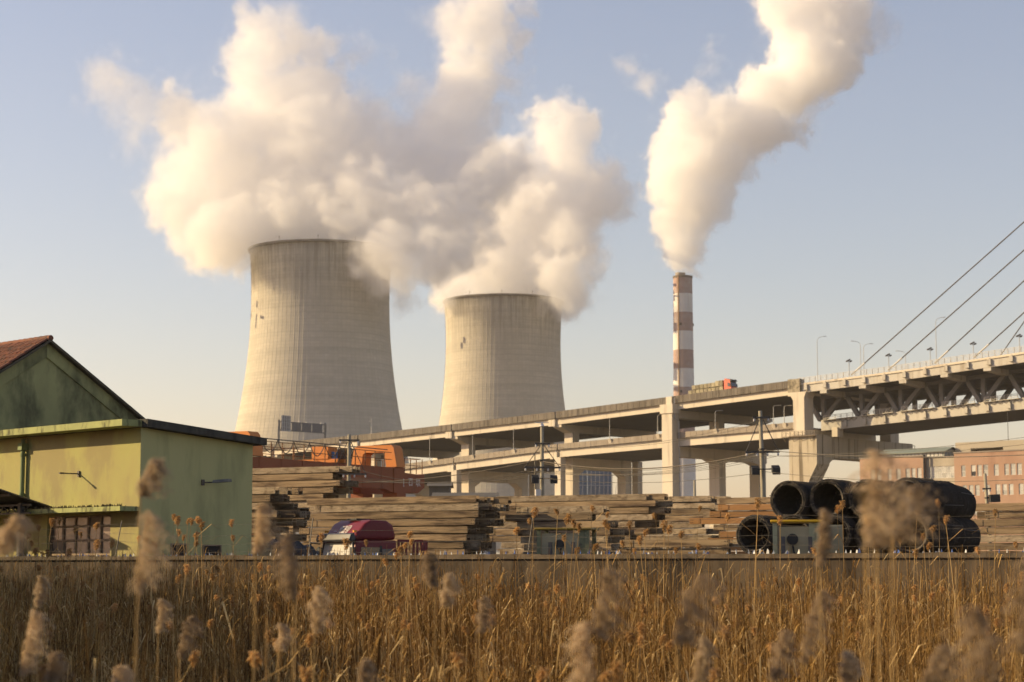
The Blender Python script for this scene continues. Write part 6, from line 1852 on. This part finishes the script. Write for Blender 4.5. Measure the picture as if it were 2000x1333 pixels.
NR = [(275, 932, 8.0, .11, .13, .05, 0, "plume against the corner of the green warehouse, tilted right", .0),
      (270, 1078, 7.5, .15, .27, .03, 0, "large bright plume below the corner of the green warehouse", .0),
      (500, 1032, 8.5, .10, .19, .02, 0, "plume at the right edge of the shaded green wall", .0),
      (575, 1105, 8.0, .11, .23, -.02, 1, "brown plume left of the maroon lorry", .0),
      (-4, 1045, 7.0, .10, .12, .06, 0, "plume cut off by the frame beside the dark canopy", -.04),
      (44, 1255, 9.5, .13, .27, .05, 0, "ragged plume low at the far left", .0),
      (72, 1155, 11.5, .08, .15, .02, 0, "small plume above the ragged one at the far left", .0),
      (310, 1202, 12.0, .09, .17, .02, 0, "slim plume in the shaded reeds under the warehouse corner", .0),
      (352, 1245, 11.0, .11, .20, .05, 1, "dull plume leaning right in the shaded reeds", .0),
      (615, 1190, 10.5, .12, .21, .01, 0, "upright plume below the brown one by the lorry", .0),
      (546, 1243, 12.5, .10, .14, .01, 0, "short round plume left of centre in the reeds", .0),
      (92, 1312, 9.0, .10, .16, .03, 1, "plume at the bottom edge toward the left corner", .0),
      (224, 1326, 9.0, .11, .10, .02, 0, "plume tip at the bottom edge under the green warehouse", .0),
      (850, 1112, 9.5, .07, .14, -.02, 1, "small brown plume against the wall below the beam stack", .0),
      (866, 1152, 10.0, .09, .14, .02, 0, "pale plume just below the small brown one at mid field", .0),
      (936, 1200, 11.5, .09, .18, .02, 1, "soft plume at mid field under the gap between beam stacks", .0),
      (1168, 1178, 7.5, .13, .22, .03, 1, "dark blurred plume, upper of the pair right of the middle", .0),
      (1152, 1290, 7.5, .11, .26, -.01, 0, "lower plume of the pair right of the middle", .0),
      (1322, 1192, 7.5, .18, .23, .08, 1, "grey plume bowed to the right, below the low beam row", .0),
      (1356, 1290, 9.0, .09, .18, .04, 0, "golden plume below the grey bowed one", .0),
      (1506, 1280, 9.0, .12, .20, .06, 1, "dim plume leaning right below the black wire coils", .0),
      (1566, 1222, 8.5, .12, .27, .08, 1, "long slanting plume below the yellow roofed forklift", .0),
      (1688, 962, 6.5, .22, .25, .03, 0, "biggest plume, hiding the middle of the wire coils", .0),
      (1742, 1000, 6.7, .17, .16, .08, 1, "wide plume spreading right from the biggest one over the coils", -.05),
      (1712, 1032, 6.9, .10, .11, .02, 1, "low drooping tuft under the biggest plume over the coils", .0),
      (1985, 1150, 6.0, .15, .34, .06, 1, "tall dark plume at the right edge of the field", .0),
      (1945, 1265, 6.3, .17, .22, -.05, 1, "broad plume low at the right edge, under the tall dark one", .0),
      (1795, 1312, 7.5, .17, .17, .08, 1, "grey plume at the bottom edge toward the right corner", .0),
      (1640, 1310, 8.5, .10, .15, .03, 0, "plume tip at the bottom edge below the long slanting plume", .0),
      (700, 1318, 9.5, .09, .13, .03, 1, "plume at the bottom edge left of the middle", .0),
      (1600, 1050, 8.0, .06, .2, .02, 1, "narrow brown plume before the tool locker", .0)]
for i, (px, py, Y, w, h, bend, dm, lab, sdx) in enumerate(NR):
    near_reed(px, py, Y, w * 1.12, h * 1.1, bend, M_plume2 if dm else M_plume, "reed with a soft " + lab if not lab.split()[0] in ("biggest",) else "reed with the " + lab, 300 + i, sdx)
# ------------------------------------------------------------------ steam and smoke: real volumes, density worked out once on a grid
def steam_volume(name, label, base, blobs, lo, hi, voxel, amp, soft, dens, wisps=(), seed=0.0, wisp_dens=.02, scale=1.0):
    """blobs: (centre, radius) in metres relative to base; lo, hi: the grid's corners relative to base"""
    ng = bpy.data.node_groups.new(name + "_field", "GeometryNodeTree")
    ng.interface.new_socket("Geometry", in_out="INPUT", socket_type="NodeSocketGeometry")
    ng.interface.new_socket("Geometry", in_out="OUTPUT", socket_type="NodeSocketGeometry")
    N, L = ng.nodes, ng.links
    out = N.new("NodeGroupOutput")
    pos = N.new("GeometryNodeInputPosition").outputs[0]
    def math_(op, a, b=None, c=None, clamp=False):
        x = N.new("ShaderNodeMath"); x.operation = op; x.use_clamp = clamp
        for i, q in enumerate((a, b, c)):
            if q is None: continue
            if isinstance(q, (int, float)): x.inputs[i].default_value = q
            else: L.new(q, x.inputs[i])
        return x.outputs[0]
    def vmath(op, a, b):
        x = N.new("ShaderNodeVectorMath"); x.operation = op
        for i, q in enumerate((a, b)):
            if isinstance(q, (tuple, list, Vector)): x.inputs[i].default_value = tuple(q)
            else: L.new(q, x.inputs[i])
        return x
    def noise(v, sc, det, rough=.55, color=False):
        t = N.new("ShaderNodeTexNoise"); t.inputs["Scale"].default_value = sc; t.inputs["Detail"].default_value = det; t.inputs["Roughness"].default_value = rough
        L.new(v, t.inputs["Vector"]); return t.outputs["Color" if color else "Fac"]
    def vor(v, sc):
        t = N.new("ShaderNodeTexVoronoi"); t.feature = "F1"; t.inputs["Scale"].default_value = sc
        L.new(v, t.inputs["Vector"]); return t.outputs["Distance"]
    shifted = vmath("ADD", pos, (seed * 131, seed * 57, seed * 91)).outputs[0]
    warp = vmath("SUBTRACT", noise(shifted, .018 * scale, 3, color=True), (.5, .5, .5)).outputs[0]
    wp = vmath("MULTIPLY", warp, (34 / scale,) * 3).outputs[0]
    wpos = vmath("ADD", shifted, wp).outputs[0]
    bpos = vmath("ADD", pos, vmath("MULTIPLY", warp, (16 / scale,) * 3).outputs[0]).outputs[0]
    def sdf(bl):
        acc = None
        for c, r in bl:
            d = math_("SUBTRACT", vmath("DISTANCE", bpos, c).outputs["Value"], r)
            acc = d if acc is None else math_("SMOOTH_MIN", acc, d, 7.0 / scale)
        return acc
    # billows: rounded cells with creases between them, in three sizes; then fractal fraying
    v1 = math_("SUBTRACT", vor(wpos, .038 * scale), .5)
    fine = vmath("ADD", wpos, vmath("MULTIPLY", vmath("SUBTRACT", noise(shifted, .09 * scale, 2, color=True), (.5, .5, .5)).outputs[0], (9 / scale,) * 3).outputs[0]).outputs[0]
    v2 = math_("SUBTRACT", vor(fine, .095 * scale), .5)
    v3 = math_("SUBTRACT", vor(fine, .21 * scale), .5)
    n3 = math_("SUBTRACT", noise(fine, .10 * scale, 8, .72), .5)
    n4 = math_("SUBTRACT", noise(shifted, .026 * scale, 4, .6), .5)
    disp = math_("MULTIPLY", v1, 1.25 * amp)
    disp = math_("MULTIPLY_ADD", v2, .75 * amp, disp)
    disp = math_("MULTIPLY_ADD", v3, .38 * amp, disp)
    disp = math_("MULTIPLY_ADD", n3, 2.5 * amp, disp)
    disp = math_("ADD", math_("MULTIPLY_ADD", n4, 1.7 * amp, disp), -.36 * amp)
    d = math_("ADD", sdf(blobs), disp)
    den = math_("DIVIDE", math_("MULTIPLY", d, -1.0), soft, clamp=True)
    den = math_("MULTIPLY", math_("POWER", den, 1.2), dens)
    # thin torn veil round the body
    veil = math_("DIVIDE", math_("SUBTRACT", math_("ADD", 7.0 / scale, math_("MULTIPLY", n3, -30.0 / scale)), d), 16.0 / scale, clamp=True)
    den = math_("MAXIMUM", den, math_("MULTIPLY", math_("POWER", veil, 2.0), .012 * scale))
    if wisps:
        w = math_("ADD", sdf(wisps), math_("ADD", math_("MULTIPLY", n3, 4.2 * amp), math_("MULTIPLY", n4, 2.6 * amp)))
        wd = math_("DIVIDE", math_("MULTIPLY", w, -1.0), soft * 2.6, clamp=True)
        den = math_("MAXIMUM", den, math_("MULTIPLY", math_("POWER", wd, 1.3), wisp_dens))
    vc = N.new("GeometryNodeVolumeCube")
    L.new(den, vc.inputs["Density"])
    vc.inputs["Min"].default_value = tuple(lo); vc.inputs["Max"].default_value = tuple(hi)
    for i, ax in enumerate(("X", "Y", "Z")):
        vc.inputs["Resolution " + ax].default_value = max(8, int((hi[i] - lo[i]) / voxel))
    sm = N.new("GeometryNodeSetMaterial"); sm.inputs["Material"].default_value = M_steam
    L.new(vc.outputs[0], sm.inputs[0]); L.new(sm.outputs[0], out.inputs[0])
    # carrier: a mesh with no surface of its own left in view; the node group replaces it by the volume
    me = bpy.data.meshes.new(name); me.materials.append(M_steam)
    b = MB(); b.box(lo[0], hi[0], lo[1], hi[1], lo[2], hi[2]); me.from_pydata(b.v, [], b.f)
    o = bpy.data.objects.new(name, me); COL.objects.link(o); o.location = base
    md = o.modifiers.new("steam", "NODES"); md.node_group = ng
    tag(o, label, "steam", kind="stuff")
    return o

M_steam = bpy.data.materials.new("steam")
M_steam.use_nodes = True
_n, _l = M_steam.node_tree.nodes, M_steam.node_tree.links
_n.remove(_n["Principled BSDF"])
_pv = _n.new("ShaderNodeVolumePrincipled")
_pv.inputs["Color"].default_value = (.988, .984, .98, 1)
_pv.inputs["Density"].default_value = 1.0
_pv.inputs["Anisotropy"].default_value = 0.0
_l.new(_pv.outputs[0], _n["Material Output"].inputs["Volume"])

def blobs_px(rows, Y, base):
    res = []
    for r in rows:
        px, py, rad = r[:3]
        dy = r[3] if len(r) > 3 else 0.0
        c = W(px, py, Y + dy) - base
        res.append((tuple(c), rad * (Y + dy) / 3885.0))
    return res

base1 = Vector((tower.location.x, tower.location.y, 143))
Y1 = tower.location.y
B1 = [(626, 422, 112), (626, 470, 70), (600, 400, 105, 5), (540, 420, 85), (480, 430, 74, 5), (436, 452, 60, -14), (478, 468, 34, -18), (425, 425, 78, 8), (365, 385, 68, 10), (335, 345, 45, 12),
      (460, 320, 95, 8), (520, 260, 90, 5), (400, 290, 66, 10), (350, 215, 44, 14), (530, 170, 72, 5), (535, 100, 52, 6), (520, 55, 34, 8), (580, 80, 34, 4), (600, 160, 55, 8),
      (620, 290, 105, 0), (700, 300, 90, 5), (700, 400, 100, -10), (760, 420, 100, -20), (770, 500, 66, -34), (805, 545, 40, -40), (850, 510, 62, -34), (860, 440, 90, -25),
      (810, 320, 85, 0), (870, 270, 72, 5), (905, 200, 52, 8), (912, 130, 44, 10), (940, 70, 40, 12), (925, 20, 38, 16), (960, -15, 46, 14), (975, 100, 26, 12), (882, 150, 36, 10), (990, 62, 26, 14), (890, 50, 24, 16), (930, 160, 40, 2), (930, 360, 80, -15), (765, 570, 26, -36)]
WS1 = [(330, 230, 66, 14), (270, 195, 66, 16), (205, 150, 56, 18), (400, 230, 60, 12), (760, 250, 60, 6), (600, 90, 50, 6), (260, 270, 42, 14), (705, 90, 42, 6), (770, 110, 34, 8), (870, 60, 60, 12), (985, 90, 50, 14), (950, 30, 66, 16), (840, 200, 60, 6), (690, 210, 60, 4), (560, 60, 60, 8), (800, 170, 50, 6), (720, 190, 44, 6), (640, 100, 40, 6), (990, 160, 36, 12), (330, 290, 45, 14)]
lo1 = W(100, 640, Y1) - base1; hi1 = W(1060, -25, Y1) - base1
steam1 = steam_volume("steam_plume", "broad cream steam cloud rising from the larger cooling tower", base1, blobs_px(B1, Y1, base1),
                      (lo1.x, -78, lo1.z), (hi1.x, 62, hi1.z), .95, 11.5, 3.6, .075, blobs_px(WS1, Y1, base1), .0, .03)
base2 = Vector((tower2.location.x, tower2.location.y, 143))
Y2 = tower2.location.y
B2 = [(985, 520, 90), (985, 565, 60), (985, 490, 92), (915, 560, 42, 5), (900, 590, 20, 5), (878, 574, 26, -16), (1060, 520, 80, -10), (1105, 545, 58, -30), (1120, 480, 62, -20), (1140, 420, 52, -10), (1050, 420, 100), (1150, 370, 66, 5), (1195, 355, 30, 5),
      (1095, 300, 62, 5), (1075, 240, 32, 5), (1135, 260, 34, 8), (980, 380, 92, 5), (935, 470, 75, 5), (1000, 300, 45, 8), (1125, 570, 34, -36)]
WS2 = [(1110, 220, 34, 5), (1200, 390, 34, 5), (1180, 310, 34, 5), (1060, 260, 40, 5)]
lo2 = W(840, 650, Y2) - base2; hi2 = W(1270, 150, Y2) - base2
steam2 = steam_volume("steam_plume", "steam cloud rising from the farther cooling tower, joined to the broad cloud", base2, blobs_px(B2, Y2, base2),
                      (lo2.x, -75, lo2.z), (hi2.x, 60, hi2.z), .98, 11.5, 3.6, .075, blobs_px(WS2, Y2, base2), 1.0, .03)
base3 = Vector((c0.x, c0.y, z_top))
B3 = [(1336, 528, 11), (1336, 505, 22), (1334, 470, 38), (1336, 430, 46), (1346, 385, 62), (1318, 365, 46), (1395, 390, 40), (1355, 320, 72), (1395, 320, 58), (1345, 255, 55), (1335, 215, 28), (1365, 205, 28), (1400, 250, 62),
      (1440, 290, 40), (1455, 240, 60), (1500, 240, 48), (1540, 245, 38), (1490, 185, 52), (1540, 170, 62), (1590, 130, 66), (1630, 110, 56), (1560, 90, 58), (1610, 60, 60), (1640, 40, 54), (1590, -10, 66), (1525, 20, 40), (1660, -10, 50), (1560, 30, 50)]
WS3 = [(1535, 30, 62), (1500, 40, 40), (1660, 30, 66), (1710, 40, 52), (1640, 130, 44), (1385, 100, 24), (1385, 135, 20), (1420, 165, 22), (1410, 115, 16), (1235, 130, 30), (1262, 160, 34), (1570, 60, 60), (1570, 200, 50), (1580, 255, 24)]
lo3 = W(1180, 550, CHY) - base3; hi3 = W(1800, -25, CHY) - base3
steam3 = steam_volume("smoke_plume", "white smoke trailing up to the right from the striped chimney", base3, blobs_px(B3, CHY, base3),
                      (lo3.x, -48, lo3.z), (hi3.x, 48, hi3.z), .85, 8.2, 2.4, .11, blobs_px(WS3, CHY, base3), 2.0, .035, 1.3)
# ------------------------------------------------------------------ haze: one closed box of thin air round the camera and everything built
M_haze = bpy.data.materials.new("haze")
M_haze.use_nodes = True
_n, _l = M_haze.node_tree.nodes, M_haze.node_tree.links
_n.remove(_n["Principled BSDF"])
_pv = _n.new("ShaderNodeVolumePrincipled")
_pv.inputs["Color"].default_value = (1.0, .93, .82, 1)
_pv.inputs["Density"].default_value = .00008
_pv.inputs["Anisotropy"].default_value = 0.2
_l.new(_pv.outputs[0], _n["Material Output"].inputs["Volume"])
b = MB(); b.box(-560, 560, -60, 1200, -4.5, 300)
tag(b.build("haze", M_haze), "thin warm haze hanging over the plant and the river flats", "haze", kind="stuff")
